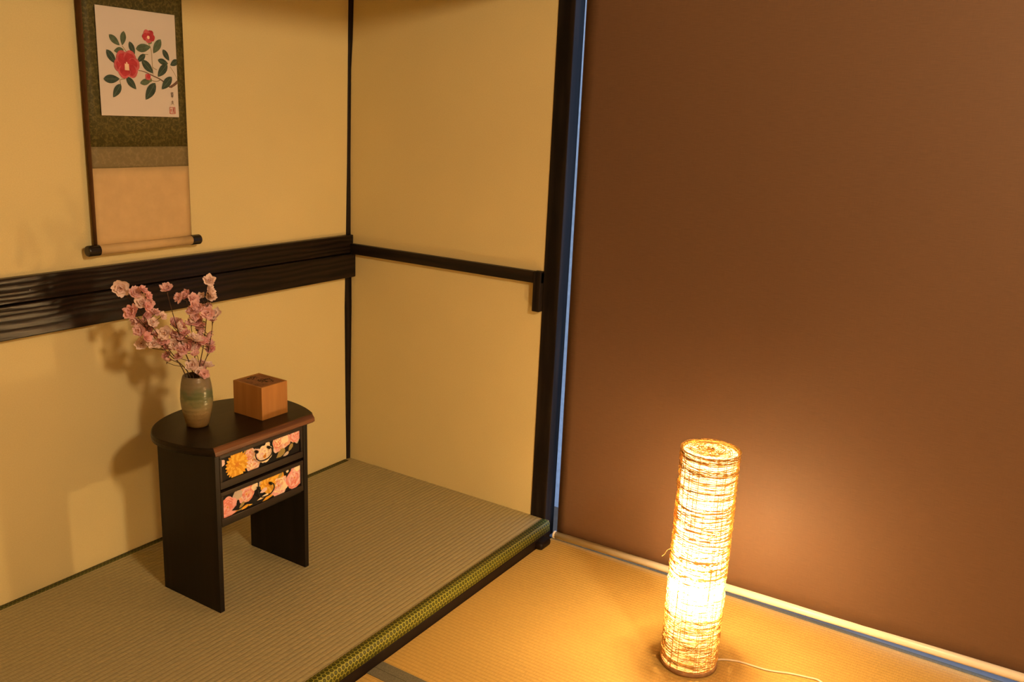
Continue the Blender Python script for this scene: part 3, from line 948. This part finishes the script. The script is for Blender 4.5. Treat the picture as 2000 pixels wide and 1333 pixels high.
# ------------------------------------------------------------------ ceramic vase
VX, VY, VZ = -0.9115, -0.3055, STAND_TOP + 0.0003
def vase():
    t = NT('celadon_glaze')
    o = t.coord()
    sep = t.n('ShaderNodeSeparateXYZ'); t.link(o, sep.inputs[0])
    drift = t.noise(t.scaled(o, (26, 26, 30)), 1.0, 5)
    z = t.math('ADD', sep.outputs[2], t.math('MULTIPLY', t.math('SUBTRACT', drift, 0.5), 0.075))
    zz = t.math('DIVIDE', z, 0.137)
    col = t.ramp(zz, [(0.05, (0.22, 0.135, 0.045)), (0.28, (0.27, 0.195, 0.085)), (0.46, (0.235, 0.205, 0.10)), (0.60, (0.10, 0.125, 0.055)), (0.70, (0.095, 0.125, 0.065)), (0.82, (0.165, 0.140, 0.085)), (1.0, (0.175, 0.135, 0.085))])
    sp = t.noise(o, 420, 3, 0.7)
    low = t.math('SUBTRACT', 1.0, t.math('MINIMUM', t.math('MULTIPLY', zz, 1.6), 1.0))
    spk = t.math('MULTIPLY', t.ramp(sp, [(0.50, (0, 0, 0)), (0.62, (1, 1, 1))]), t.math('ADD', 0.12, t.math('MULTIPLY', low, 0.5)))
    t.base(t.mix(spk, col, (0.16, 0.09, 0.03)))
    t.rough(0.28); t.spec(0.55)
    ring = t.math('SINE', t.math('MULTIPLY', sep.outputs[2], 520))
    t.bump(t.math('ADD', t.math('MULTIPLY', ring, 0.25), t.math('MULTIPLY', drift, 0.6)), 0.3, 0.002)
    prof = [(0.0240, 0.0), (0.0275, 0.0012), (0.0300, 0.010), (0.0350, 0.032), (0.0392, 0.055), (0.0405, 0.068), (0.0408, 0.078), (0.0400, 0.080), (0.0404, 0.083), (0.0395, 0.098), (0.0372, 0.116), (0.0340, 0.131), (0.0322, 0.1365), (0.0302, 0.1370), (0.0290, 0.1350),
            (0.0310, 0.125), (0.0360, 0.095), (0.0365, 0.070), (0.0300, 0.020), (0.0020, 0.012)]
    V, F = lathe_data(prof, 56)
    v = mesh_obj('vase', V, F, t.m, None, True)
    v.location = (VX, VY, VZ)
    tag(v, 'small mottled green and tan ceramic vase holding blossom branches', 'vase')
vase()

# ------------------------------------------------------------------ artificial cherry branches
def petal_mat(name, c):
    t = NT(name)
    f = t.noise(t.coord(), 90, 3)
    col = t.ramp(f, [(0.3, [x * 0.9 for x in c]), (0.7, [min(1, x * 1.08) for x in c])])
    t.base(col); t.rough(0.6); t.spec(0.25)
    tl = t.n('ShaderNodeBsdfTranslucent'); t.link(col, tl.inputs[0])
    mx = t.n('ShaderNodeMixShader'); mx.inputs[0].default_value = 0.28
    t.link(t.b.outputs[0], mx.inputs[1]); t.link(tl.outputs[0], mx.inputs[2])
    t.link(mx.outputs[0], t.out.inputs[0])
    return t.m
PET = [petal_mat('petal_pink', (0.93, 0.64, 0.66)), petal_mat('petal_rose', (0.90, 0.55, 0.58)), petal_mat('petal_pale', (0.96, 0.77, 0.74))]
TWIG = plain('brown_twig', (0.085, 0.045, 0.022), 0.7, 0.3, 0.3, 80)
STAMEN = plain('stamen', (0.62, 0.30, 0.20), 0.7, 0.2)

def blossom_mesh(seed, mi):
    rn = random.Random(seed)
    V, F = [], []
    for layer, (n, rad, cup, lift) in enumerate(((5, 0.0205, 0.55, 0.0), (5, 0.0160, 0.95, 0.0020), (4, 0.0105, 1.35, 0.0035))):
        a0 = rn.uniform(0, 6.28)
        for k in range(n):
            a = a0 + 2 * pi * k / n + rn.gauss(0, 0.10)
            R_ = rad * rn.uniform(0.86, 1.12); c = cup * rn.uniform(0.7, 1.3); wd = R_ * rn.uniform(0.95, 1.2)
            tw = rn.gauss(0, 0.25); base = len(V)
            ns, nt = 5, 4
            for i in range(ns + 1):
                s = i / ns
                w = wd * (0.16 + 0.84 * sin(min(1.0, s * 1.12) * pi * 0.62)) * (1 if s < 0.9 else 0.86)
                ang = c * s
                for j in range(nt + 1):
                    q = j / nt - 0.5
                    notch = 0.10 * R_ * max(0, 1 - abs(q) * 5) if i == ns else 0
                    l = R_ * s - notch
                    rr = l * cos(ang * 0.8); zz = l * sin(ang * 0.8) + lift + (q * q) * R_ * 0.55 + 0.0008 * sin(9 * q + seed + k) + tw * q * R_ * s * 0.5
                    x, y = rr, q * w
                    V.append((x * cos(a) - y * sin(a), x * sin(a) + y * cos(a), zz))
            for i in range(ns):
                for j in range(nt):
                    b0 = base + i * (nt + 1) + j
                    F.append((b0, b0 + 1, b0 + nt + 2, b0 + nt + 1))
    me = bpy.data.meshes.new('blossom')
    me.from_pydata(V, [], F); me.materials.append(PET[mi])
    for p in me.polygons: p.use_smooth = True
    me.update()
    return me
def stamen_mesh():
    rn = random.Random(3); V, F = [], []
    for k in range(9):
        a = rn.uniform(0, 6.28); r_ = rn.uniform(0.001, 0.005)
        tube_data([(0, 0, 0.002), (r_ * 0.6 * cos(a), r_ * 0.6 * sin(a), 0.006), (r_ * cos(a), r_ * sin(a), 0.0105)], [0.0003, 0.0003, 0.0008], 4, V, F)
    me = bpy.data.meshes.new('stamens'); me.from_pydata([tuple(v) for v in V], [], F); me.materials.append(STAMEN); me.update()
    return me
BLOS = [[blossom_mesh(10 * m + k, m) for k in range(3)] for m in range(3)]
STAM = stamen_mesh()

CAMP = Vector(cam.location)
def branch(label, tip, blooms, seed, bend=0.0, root_off=(0, 0)):
    """blooms: list of (x, y, z, size, tone)"""
    rn = random.Random(seed)
    root = empty('cherry_branch', (VX, VY, VZ + 0.02))
    tag(root, label, 'flower branch', 'pink blossom branches in the vase')
    po = world_loc(root)
    foot = Vector((VX + root_off[0] * 0.3, VY + root_off[1] * 0.3, VZ + 0.022))
    mouth = Vector((VX + root_off[0], VY + root_off[1], VZ + 0.137))
    tip = Vector(tip)
    side = Vector((0.84, -0.53, 0)) * bend
    main = catmull([foot, mouth, mouth.lerp(tip, 0.35) + side, mouth.lerp(tip, 0.7) + side * 0.8, tip], 6)
    n = len(main)
    V, F = tube_data(main, [0.0017 - 0.0009 * i / (n - 1) for i in range(n)], 6)
    twigs = []
    extra = [(x + rn.gauss(0, 0.007), y + rn.gauss(0, 0.007), z + rn.uniform(-0.020, 0.004), s * 0.8, rn.randrange(3)) for (x, y, z, s, tone) in blooms[2:] if rn.random() < 0.5]
    for (x, y, z, s, tone) in blooms + extra:
        s *= 1.16
        p = Vector((x, y, z))
        # push it a little along the line of sight so that the bunch has depth
        d = (p - CAMP).normalized()
        p = p + d * rn.uniform(-0.035, 0.035)
        # leave the main stem below the bloom
        best = min(range(4, n), key=lambda i: (main[i] - p).length + (0.5 if main[i].z > p.z - 0.010 else 0) * 0.2)
        q = main[best]
        out = (p - q)
        dirn = Vector((rn.gauss(0, 0.5), rn.gauss(-0.35, 0.45), rn.gauss(0.25, 0.5))) - (p - CAMP).normalized() * 0.55 + out.normalized() * 0.5
        if dirn.length < 0.1: dirn = Vector((0, -1, 0))
        dirn.normalize()
        base = p - dirn * 0.004 * s
        mid = q.lerp(base, 0.55) + Vector((0, 0, -0.25 * out.length + 0.004))*0.4
        path = catmull([q, mid, base], 5)
        tube_data(path, [0.0009 - 0.0002 * i / (len(path) - 1) for i in range(len(path))], 5, V, F)
        tube_data([base - dirn * 0.004, base - dirn * 0.001, base + dirn * 0.002 * s], [0.0009, 0.0022 * s, 0.0030 * s], 6, V, F)
        twigs.append((p, dirn, s, tone))
    mesh_obj('stem', [Vector(v) - po for v in V], F, TWIG, root, True)
    for p, dirn, s, tone in twigs:
        b_ = bpy.data.objects.new('blossom', BLOS[tone][rn.randrange(3)])
        rot = dirn.to_track_quat('Z', 'Y').to_matrix().to_4x4() @ Matrix.Rotation(rn.uniform(0, 6.28), 4, 'Z')
        link(b_, root)
        b_.matrix_local = Matrix.Translation(p - po) @ rot @ Matrix.Diagonal((s * rn.uniform(0.9, 1.08), s * rn.uniform(0.85, 1.05), s, 1))
        st = bpy.data.objects.new('stamens', STAM); link(st, b_)

branch('blossom branch leaning farthest left with one pale bloom alone at its tip', (-1.035, -0.206, 0.812),
       [(-1.040, -0.202, 0.822, 0.95, 2), (-1.016, -0.221, 0.806, 0.75, 0), (-1.001, -0.233, 0.814, 0.6, 1), (-1.004, -0.230, 0.783, 0.8, 2), (-0.990, -0.241, 0.780, 0.75, 0)], 1, 0.006, (-0.020, 0.014))
branch('blossom branch crowded with pink blooms low on the left side of the bunch', (-1.018, -0.219, 0.758),
       [(-1.021, -0.217, 0.763, 0.90, 1), (-1.015, -0.222, 0.740, 0.75, 0), (-0.998, -0.235, 0.752, 0.7, 1), (-1.005, -0.230, 0.726, 0.8, 0), (-0.990, -0.241, 0.731, 0.75, 1),
        (-1.009, -0.226, 0.712, 0.75, 0), (-0.999, -0.234, 0.698, 0.8, 1), (-1.007, -0.228, 0.678, 0.7, 2), (-0.985, -0.245, 0.674, 0.75, 2), (-0.978, -0.250, 0.697, 0.7, 0),
        (-0.993, -0.239, 0.713, 0.75, 1), (-0.970, -0.257, 0.681, 0.6, 1), (-0.980, -0.249, 0.756, 0.6, 0), (-0.962, -0.263, 0.643, 0.6, 1)], 2, -0.004, (-0.012, 0.009))
branch('slender blossom branch with a lone bloom standing before the black beam', (-0.956, -0.267, 0.808),
       [(-0.955, -0.268, 0.817, 0.72, 0), (-0.949, -0.273, 0.727, 0.8, 0), (-0.936, -0.283, 0.724, 0.75, 1), (-0.961, -0.263, 0.704, 0.8, 2), (-0.951, -0.272, 0.695, 0.7, 0), (-0.959, -0.265, 0.670, 0.7, 1), (-0.944, -0.277, 0.677, 0.75, 0)], 3, -0.003, (-0.006, 0.002))
branch('blossom branch rising mid-bunch to a cluster of three blooms below the beam seam', (-0.921, -0.295, 0.786),
       [(-0.934, -0.285, 0.793, 0.7, 0), (-0.920, -0.295, 0.797, 0.75, 1), (-0.908, -0.304, 0.789, 0.75, 0), (-0.928, -0.289, 0.689, 0.85, 0), (-0.937, -0.282, 0.655, 0.8, 0), (-0.921, -0.295, 0.668, 0.85, 2), (-0.925, -0.292, 0.700, 0.6, 1)], 4, 0.004, (0.000, 0.000))
branch('tallest blossom branch, on the side of the box, topped by two pale blooms', (-0.878, -0.329, 0.825),
       [(-0.878, -0.329, 0.834, 0.75, 2), (-0.877, -0.329, 0.806, 0.75, 2), (-0.874, -0.331, 0.792, 0.6, 2), (-0.893, -0.317, 0.794, 0.5, 2), (-0.911, -0.303, 0.756, 0.75, 0), (-0.899, -0.312, 0.766, 0.75, 0), (-0.884, -0.324, 0.776, 0.8, 0), (-0.890, -0.319, 0.755, 0.7, 1), (-0.902, -0.309, 0.730, 0.75, 1), (-0.905, -0.306, 0.745, 0.6, 0)], 5, 0.004, (0.006, -0.004))
branch('blossom branch spreading toward the wooden box with dense pink blooms', (-0.872, -0.334, 0.744),
       [(-0.881, -0.326, 0.752, 0.8, 0), (-0.868, -0.337, 0.744, 0.85, 2), (-0.893, -0.316, 0.713, 0.75, 1), (-0.901, -0.310, 0.706, 0.7, 0), (-0.910, -0.304, 0.683, 0.85, 2), (-0.902, -0.309, 0.669, 0.8, 0), (-0.886, -0.322, 0.692, 0.75, 0), (-0.883, -0.324, 0.668, 0.8, 0), (-0.893, -0.317, 0.676, 0.7, 1), (-0.874, -0.331, 0.733, 0.6, 0)], 6, 0.006, (0.010, -0.008))
branch('short blossom sprig resting in the mouth of the vase', (-0.905, -0.308, 0.640),
       [(-0.909, -0.304, 0.644, 0.55, 0), (-0.914, -0.301, 0.614, 0.8, 2), (-0.902, -0.309, 0.612, 0.85, 0), (-0.889, -0.320, 0.610, 0.8, 2), (-0.901, -0.311, 0.600, 0.75, 0)], 7, 0.0, (0.008, -0.012))

# ------------------------------------------------------------------ hanging scroll
def brocade(name, c, c2, scale):
    t = NT(name)
    o = t.coord()
    v = t.n('ShaderNodeTexVoronoi', feature='DISTANCE_TO_EDGE'); t.link(o, v.inputs['Vector']); v.inputs['Scale'].default_value = scale
    nz = t.noise(o, scale * 1.6, 4, 0.6, 1.2)
    f = t.math('MULTIPLY', t.ramp(v.outputs[0], [(0.05, (1, 1, 1)), (0.22, (0, 0, 0))]), t.ramp(nz, [(0.42, (0, 0, 0)), (0.58, (1, 1, 1))]))
    f2 = t.ramp(nz, [(0.55, (0, 0, 0)), (0.62, (0.5, 0.5, 0.5))])
    th = t.noise(t.scaled(o, (900, 900, 900)), 1.0, 2)
    col = t.mix(t.math('MAXIMUM', f, f2), c, c2)
    t.base(t.mix(t.math('MULTIPLY', th, 0.3), col, [x * 0.6 for x in c]))
    t.rough(0.6); t.spec(0.3)
    return t.m
def scroll():
    root = empty('hanging_scroll', (-0.836, -0.005, 0.885))
    tag(root, 'hanging scroll with a red camellia painting on green brocade above the beam', 'scroll')
    po = world_loc(root)
    xl, xr = -0.9815, -0.6900
    yf = -0.0300
    green = brocade('green_brocade', (0.060, 0.052, 0.012), (0.150, 0.125, 0.036), 70)
    tan = brocade('grey_tan_damask', (0.190, 0.150, 0.070), (0.25, 0.195, 0.095), 55)
    plainc = plain('apricot_silk', (0.56, 0.40, 0.20), 0.6, 0.3, 0.06, 30)
    back = plain('brown_scroll_back', (0.095, 0.042, 0.014), 0.8, 0.2, 0.15, 30)
    def surf(x, z):                         # gentle bow of the hanging cloth
        u = (x - xl) / (xr - xl)
        top = min(1, max(0, (z - 0.9) / 0.7))
        return yf - 0.002 * sin(pi * u) - 0.003 * top * (1 - u)
    def panel(name, z0, z1, mat, lab=None):
        V, F = [], []
        nx, nz = 16, 8
        for j in range(nz + 1):
            for i in range(nx + 1):
                x = xl + (xr - xl) * i / nx; z = z0 + (z1 - z0) * j / nz
                V.append(Vector((x, surf(x, z), z)) - po)
        for j in range(nz):
            for i in range(nx):
                a = j * (nx + 1) + i; F.append((a, a + 1, a + nx + 2, a + nx + 1))
        o = mesh_obj(name, V, F, mat, root, True)
        s = o.modifiers.new('thickness', 'SOLIDIFY'); s.thickness = 0.0012; s.offset = -1 
        if lab: o['label'] = lab
        return o
    panel('brocade_panel', 1.151, 1.93, green, 'dark green brocade')
    panel('damask_band', 1.097, 1.151, tan, 'grey-tan damask band')
    panel('silk_panel', 0.893, 1.097, plainc, 'plain apricot silk')
    # edges curl back toward the wall
    for sgn, xe in ((-1, xl), (1, xr)):
        V, F = [], []
        nz = 14; nc = 5
        for j in range(nz + 1):
            z = 0.893 + (1.93 - 0.893) * j / nz
            dep = (0.016 + 0.010 * min(1, (z - 0.89) / 0.6)) if sgn < 0 else 0.008
            for i in range(nc + 1):
                s = i / nc
                V.append(Vector((xe + sgn * 0.0025 * sin(pi * min(s * 1.3, 1)), surf(xe, z) + 0.0006 + dep * s, z)) - po)
        for j in range(nz):
            for i in range(nc):
                a = j * (nc + 1) + i; F.append((a, a + 1, a + nc + 2, a + nc + 1))
        o = mesh_obj('curled_edge', V, F, back, root, True)
        s = o.modifiers.new('thickness', 'SOLIDIFY'); s.thickness = 0.0008; s.offset = 0
    # roller with black knobs
    V, F = tube_data([(xl + 0.001, yf, 0.8885), (xr - 0.001, yf, 0.8885)], 0.0128, 24)
    r_ = mesh_obj('roller', [Vector(v) - po for v in V], F, plainc, root, True)
    kn = plain('black_lacquer_knob', (0.010, 0.008, 0.008), 0.25, 0.6, 0.2, 40)
    for a, b_ in ((xl + 0.003, xl - 0.031), (xr - 0.003, xr + 0.028)):
        d = (b_ - a)
        V, F = tube_data([(a, yf, 0.8885), (a + d * 0.03, yf, 0.8885), (a + d * 0.90, yf, 0.8885), (a + d * 0.98, yf, 0.8885), (b_, yf, 0.8885)], [0.0125, 0.0142, 0.0142, 0.0128, 0.009], 24)
        mesh_obj('knob', [Vector(v) - po for v in V], F, kn, r_, False)
    # top rod and hanging string, above the picture
    V, F = tube_data([(xl - 0.006, yf, 1.935), (xr + 0.006, yf, 1.935)], 0.009, 16)
    mesh_obj('top_rod', [Vector(v) - po for v in V], F, plainc, root, True)
    V, F = tube_data([(-0.93, yf, 1.942), (-0.836, -0.012, 2.03), (-0.74, yf, 1.942)], 0.0015, 6)
    tube_data([(-0.836, 0.001, 2.03), (-0.836, -0.014, 2.031)], 0.002, 8, V, F)
    mesh_obj('hanging_string', [Vector(v) - po for v in V], F, plain('brown_string', (0.12, 0.06, 0.03), 0.8), root, True)
    # thin crossed threads under the picture
    thm = plain('gold_thread', (0.24, 0.19, 0.08), 0.6)
    V, F = [], []
    for a, b_ in (((-0.868, 1.2285), (-0.826, 1.205)), ((-0.806, 1.2285), (-0.850, 1.205))):
        tube_data([(a[0], surf(a[0], a[1]) - 0.0012, a[1]), (b_[0], surf(b_[0], b_[1]) - 0.0012, b_[1])], 0.0006, 5, V, F)
    mesh_obj('crossed_thread', [Vector(v) - po for v in V], F, thm, root, True)
    # painted sheet
    px0, px1, pz0, pz1 = -0.9510, -0.7200, 1.2290, 1.4930
    yp = -0.0385
    paper = plain('painting_paper', (0.64, 0.58, 0.54), 0.75, 0.2, 0.02, 6)
    sheet = box_obj('painted_sheet', (px0, yp, pz0), (px1, yp + 0.0015, pz1), paper, root, 0.0004, 1)
    sl = world_loc(sheet)
    lay = [0.0]
    def poly_mesh(name, polys, mats):
        V, F, I = [], [], []
        for ci, poly in polys:
            q = clip_poly(poly, px0 + 0.0005, px1 - 0.0005, pz0, pz1)
            if not q: continue
            lay[0] += 0.000004
            k = len(V)
            for x, z in q: V.append(Vector((x, yp - 0.00008 - lay[0], z)) - sl)
            F.append(tuple(range(k, k + len(q)))); I.append(ci)
        return mesh_obj(name, V, F, mats, sheet, False, I)
    def line_poly(pts, w0, w1):
        out = []; n = len(pts)
        P = catmull([(x, 0, z) for x, z in pts], 5)
        L_, R_ = [], []
        for i, p in enumerate(P):
            t = P[min(i + 1, len(P) - 1)] - P[max(i - 1, 0)]
            nn = Vector((-t.z, 0, t.x)).normalized()
            w = (w0 + (w1 - w0) * i / (len(P) - 1)) / 2
            L_.append((p.x + nn.x * w, p.z + nn.z * w)); R_.append((p.x - nn.x * w, p.z - nn.z * w))
        qs = []
        for i in range(len(P) - 1): qs.append([L_[i], L_[i + 1], R_[i + 1], R_[i]])
        return qs
    bcol = plain('ink_brown', (0.16, 0.09, 0.065), 0.8); scol = plain('ink_stem', (0.26, 0.21, 0.10), 0.8)
    poly_mesh('painted_branch', [(0, q) for q in line_poly([(-0.7185, 1.3236), (-0.7300, 1.3150), (-0.7430, 1.3075)], 0.0075, 0.0065)], [bcol])
    poly_mesh('painted_branch', [(0, q) for q in line_poly([(-0.7430, 1.3075), (-0.7479, 1.3090), (-0.7718, 1.3247), (-0.7957, 1.3335), (-0.8200, 1.3420), (-0.8397, 1.3447)], 0.0045, 0.0016)], [bcol])
    for pts, w in (([(-0.7955, 1.3361), (-0.7965, 1.3688), (-0.7976, 1.3987), (-0.8055, 1.4155)], 0.0018), ([(-0.7198, 1.3275), (-0.7300, 1.3450), (-0.7417, 1.3598)], 0.0013), ([(-0.7825, 1.3495), (-0.7900, 1.3520), (-0.7973, 1.3562)], 0.0016),
                   ([(-0.7718, 1.3247), (-0.7874, 1.3200), (-0.8069, 1.3228)], 0.0018), ([(-0.8927, 1.3084), (-0.8934, 1.3182), (-0.8790, 1.3214)], 0.0018), ([(-0.8819, 1.4017), (-0.8727, 1.3903), (-0.8661, 1.3835)], 0.0018), ([(-0.8073, 1.3867), (-0.8160, 1.3860), (-0.8252, 1.3866)], 0.0014)):
        poly_mesh('painted_stem', [(0, q) for q in line_poly(pts, w, w)], [scol])
    leaves = [(-0.9177, 1.4261, -0.8889, 1.4023, 1), (-0.875, 1.4384, -0.8818, 1.4029, 1), (-0.8611, 1.4144, -0.8474, 1.3825, 0), (-0.8783, 1.3923, -0.9067, 1.3876, 1), (-0.9272, 1.3896, -0.902, 1.3566, 0),
              (-0.8435, 1.3975, -0.7986, 1.4061, 1), (-0.8163, 1.3861, -0.8412, 1.3657, 0), (-0.767, 1.4275, -0.7921, 1.3904, 1), (-0.7624, 1.4028, -0.7439, 1.375, 0), (-0.7794, 1.375, -0.7475, 1.3671, 0),
              (-0.7153, 1.3783, -0.7414, 1.3636, 0), (-0.8276, 1.3716, -0.7953, 1.3399, 0), (-0.7506, 1.3668, -0.7821, 1.3318, 0), (-0.7384, 1.3342, -0.7717, 1.3003, 0), (-0.8359, 1.3125, -0.8025, 1.3218, 1),
              (-0.7907, 1.316, -0.8223, 1.2715, 0), (-0.9408, 1.318, -0.8947, 1.3205, 0), (-0.8927, 1.3084, -0.9163, 1.2742, 0), (-0.8757, 1.3265, -0.8488, 1.2969, 0)]
    lm = [plain('leaf_ink_deep', (0.050, 0.075, 0.058), 0.8, 0.2, 0.25, 90), plain('leaf_ink_mid', (0.095, 0.130, 0.082), 0.8, 0.2, 0.25, 90), plain('leaf_ink_vein', (0.14, 0.19, 0.13), 0.8)]
    for x0, z0, x1, z1, tone in leaves:
        LP = []
        a = math.atan2(z1 - z0, x1 - x0); ln = sqrt((x1 - x0) ** 2 + (z1 - z0) ** 2)
        w = ln * (0.46 if ln > 0.03 else 0.55)
        def lf(sc, wid):
            out = []
            N = 9
            for s_ in range(N + 1):
                s = s_ / N; out.append((s * ln * sc + ln * (1 - sc) / 2, wid * sin(pi * s ** 0.85) ** 0.85 / 2 if 0 < s < 1 else 0))
            for s_ in range(N - 1, 0, -1):
                s = s_ / N; out.append((s * ln * sc + ln * (1 - sc) / 2, -wid * sin(pi * s ** 0.85) ** 0.85 / 2))
            return [(x0 + u * cos(a) - v * sin(a), z0 + u * sin(a) + v * cos(a)) for u, v in out]
        LP.append((tone, lf(1.0, w)))
        for q in line_poly([(x0, z0), ((x0 + x1) / 2, (z0 + z1) / 2), (x1, z1)], 0.0007, 0.0007): LP.append((2, q))
        poly_mesh('painted_leaf', LP, lm)
    fm_ = [plain('camellia_red', (0.44, 0.045, 0.060), 0.8, 0.2, 0.2, 60), plain('camellia_rose', (0.54, 0.115, 0.130), 0.8, 0.2, 0.2, 60), plain('camellia_cream', (0.86, 0.62, 0.46), 0.8), plain('camellia_green', (0.16, 0.20, 0.09), 0.8)]
    FL = []
    fx, fz = -0.8725, 1.3545
    for k, (dx, dz, r_) in enumerate(((-0.019, 0.000, 0.0175), (-0.012, 0.019, 0.0170), (0.010, 0.0200, 0.0175), (0.021, 0.004, 0.0165), (0.014, -0.013, 0.0165), (-0.008, -0.015, 0.0170))):
        FL.append((1, blob(fx + dx, fz + dz, r_, 28, 0.08, k, 4))); FL.append((0, blob(fx + dx * 0.8, fz + dz * 0.8, r_ * 0.84, 28, 0.12, k + 1, 5)))
    FL.append((0, blob(fx, fz + 0.001, 0.015, 24, 0.1)))
    for dx in (-0.004, 0, 0.004):
        FL.append((2, [(fx + dx - 0.0025, fz - 0.011), (fx + dx + 0.0025, fz - 0.012), (fx + dx + 0.0018, fz + 0.008 - abs(dx)), (fx + dx - 0.0018, fz + 0.009 - abs(dx))]))
    poly_mesh('painted_camellia', FL, fm_); FL = []
    sx_, sz_ = -0.8040, 1.4320
    FL.append((3, blob(sx_ + 0.003, sz_ - 0.013, 0.0065, 16, 0.1)))
    for k in range(5):
        a = 2 * pi * k / 5 + 0.9
        FL.append((k % 2, blob(sx_ + 0.010 * cos(a), sz_ + 0.008 * sin(a), 0.0092, 20, 0.12, k, 4)))
    FL.append((0, blob(sx_, sz_, 0.008, 16, 0.1))); FL.append((2, blob(sx_ - 0.001, sz_ - 0.003, 0.0042, 12, 0.2)))
    poly_mesh('painted_camellia', FL, fm_); FL = []
    FL.append((3, blob(-0.806, 1.3225, 0.0055, 14, 0.1))); FL.append((1, blob(-0.812, 1.330, 0.0082, 18, 0.2, 0, 4))); FL.append((0, blob(-0.810, 1.3315, 0.0055, 18, 0.2, 1, 4)))
    poly_mesh('painted_bud', FL, fm_)
    ink = plain('signature_ink', (0.07, 0.05, 0.04), 0.8); red = plain('seal_red', (0.55, 0.07, 0.06), 0.8)
    S = []
    def st(x0, z0, x1, z1, w=0.0011):
        for q in line_poly([(x0, z0), ((x0 + x1) / 2, (z0 + z1) / 2), (x1, z1)], w, w * 0.7): S.append((0, q))
    cx, cz = -0.7400, 1.2870
    st(cx - 0.0045, cz + 0.0050, cx + 0.0045, cz + 0.0055); st(cx - 0.002, cz + 0.0075, cx - 0.0015, cz + 0.0035); st(cx + 0.002, cz + 0.0075, cx + 0.0020, cz + 0.0035)
    st(cx - 0.003, cz + 0.0025, cx + 0.003, cz + 0.0025); st(cx - 0.003, cz + 0.0025, cx - 0.003, cz - 0.0020); st(cx + 0.003, cz + 0.0025, cx + 0.003, cz - 0.0020); st(cx - 0.003, cz + 0.0002, cx + 0.003, cz + 0.0002); st(cx - 0.003, cz - 0.0020, cx + 0.003, cz - 0.0020)
    st(cx - 0.0045, cz - 0.0045, cx + 0.0045, cz - 0.0040); st(cx, cz - 0.0020, cx, cz - 0.0080)
    cz = 1.2670
    st(cx - 0.0030, cz + 0.0030, cx + 0.0030, cz + 0.0034); st(cx, cz + 0.0060, cx - 0.0005, cz + 0.0010); st(cx - 0.0035, cz - 0.0005, cx + 0.0038, cz + 0.0002); st(cx - 0.0005, cz + 0.0006, cx - 0.0036, cz - 0.0058); st(cx, cz, cx + 0.0038, cz - 0.0060)
    poly_mesh('signature', S, [ink])
    S.clear()
    cx, cz, hs = -0.7415, 1.2465, 0.0082
    st(cx - hs, cz + hs, cx + hs, cz + hs, 0.0014); st(cx - hs, cz - hs, cx + hs, cz - hs, 0.0014); st(cx - hs, cz - hs, cx - hs, cz + hs, 0.0014); st(cx + hs, cz - hs, cx + hs, cz + hs, 0.0014)
    st(cx - 0.005, cz + 0.004, cx - 0.005, cz - 0.005, 0.0012); st(cx - 0.006, cz + 0.0015, cx - 0.0025, cz + 0.002, 0.0012); st(cx - 0.0025, cz + 0.005, cx - 0.0025, cz - 0.003, 0.001)
    for k in range(4): st(cx + 0.0005, cz + 0.0055 - 0.0032 * k, cx + 0.0060, cz + 0.0058 - 0.0032 * k, 0.0013)
    st(cx + 0.0030, cz + 0.0065, cx + 0.0030, cz - 0.004, 0.0012); st(cx + 0.0010, cz - 0.003, cx - 0.0005, cz - 0.0065, 0.0011); st(cx + 0.0045, cz - 0.003, cx + 0.0065, cz - 0.0065, 0.0011)
    poly_mesh('seal', S, [red])
scroll()
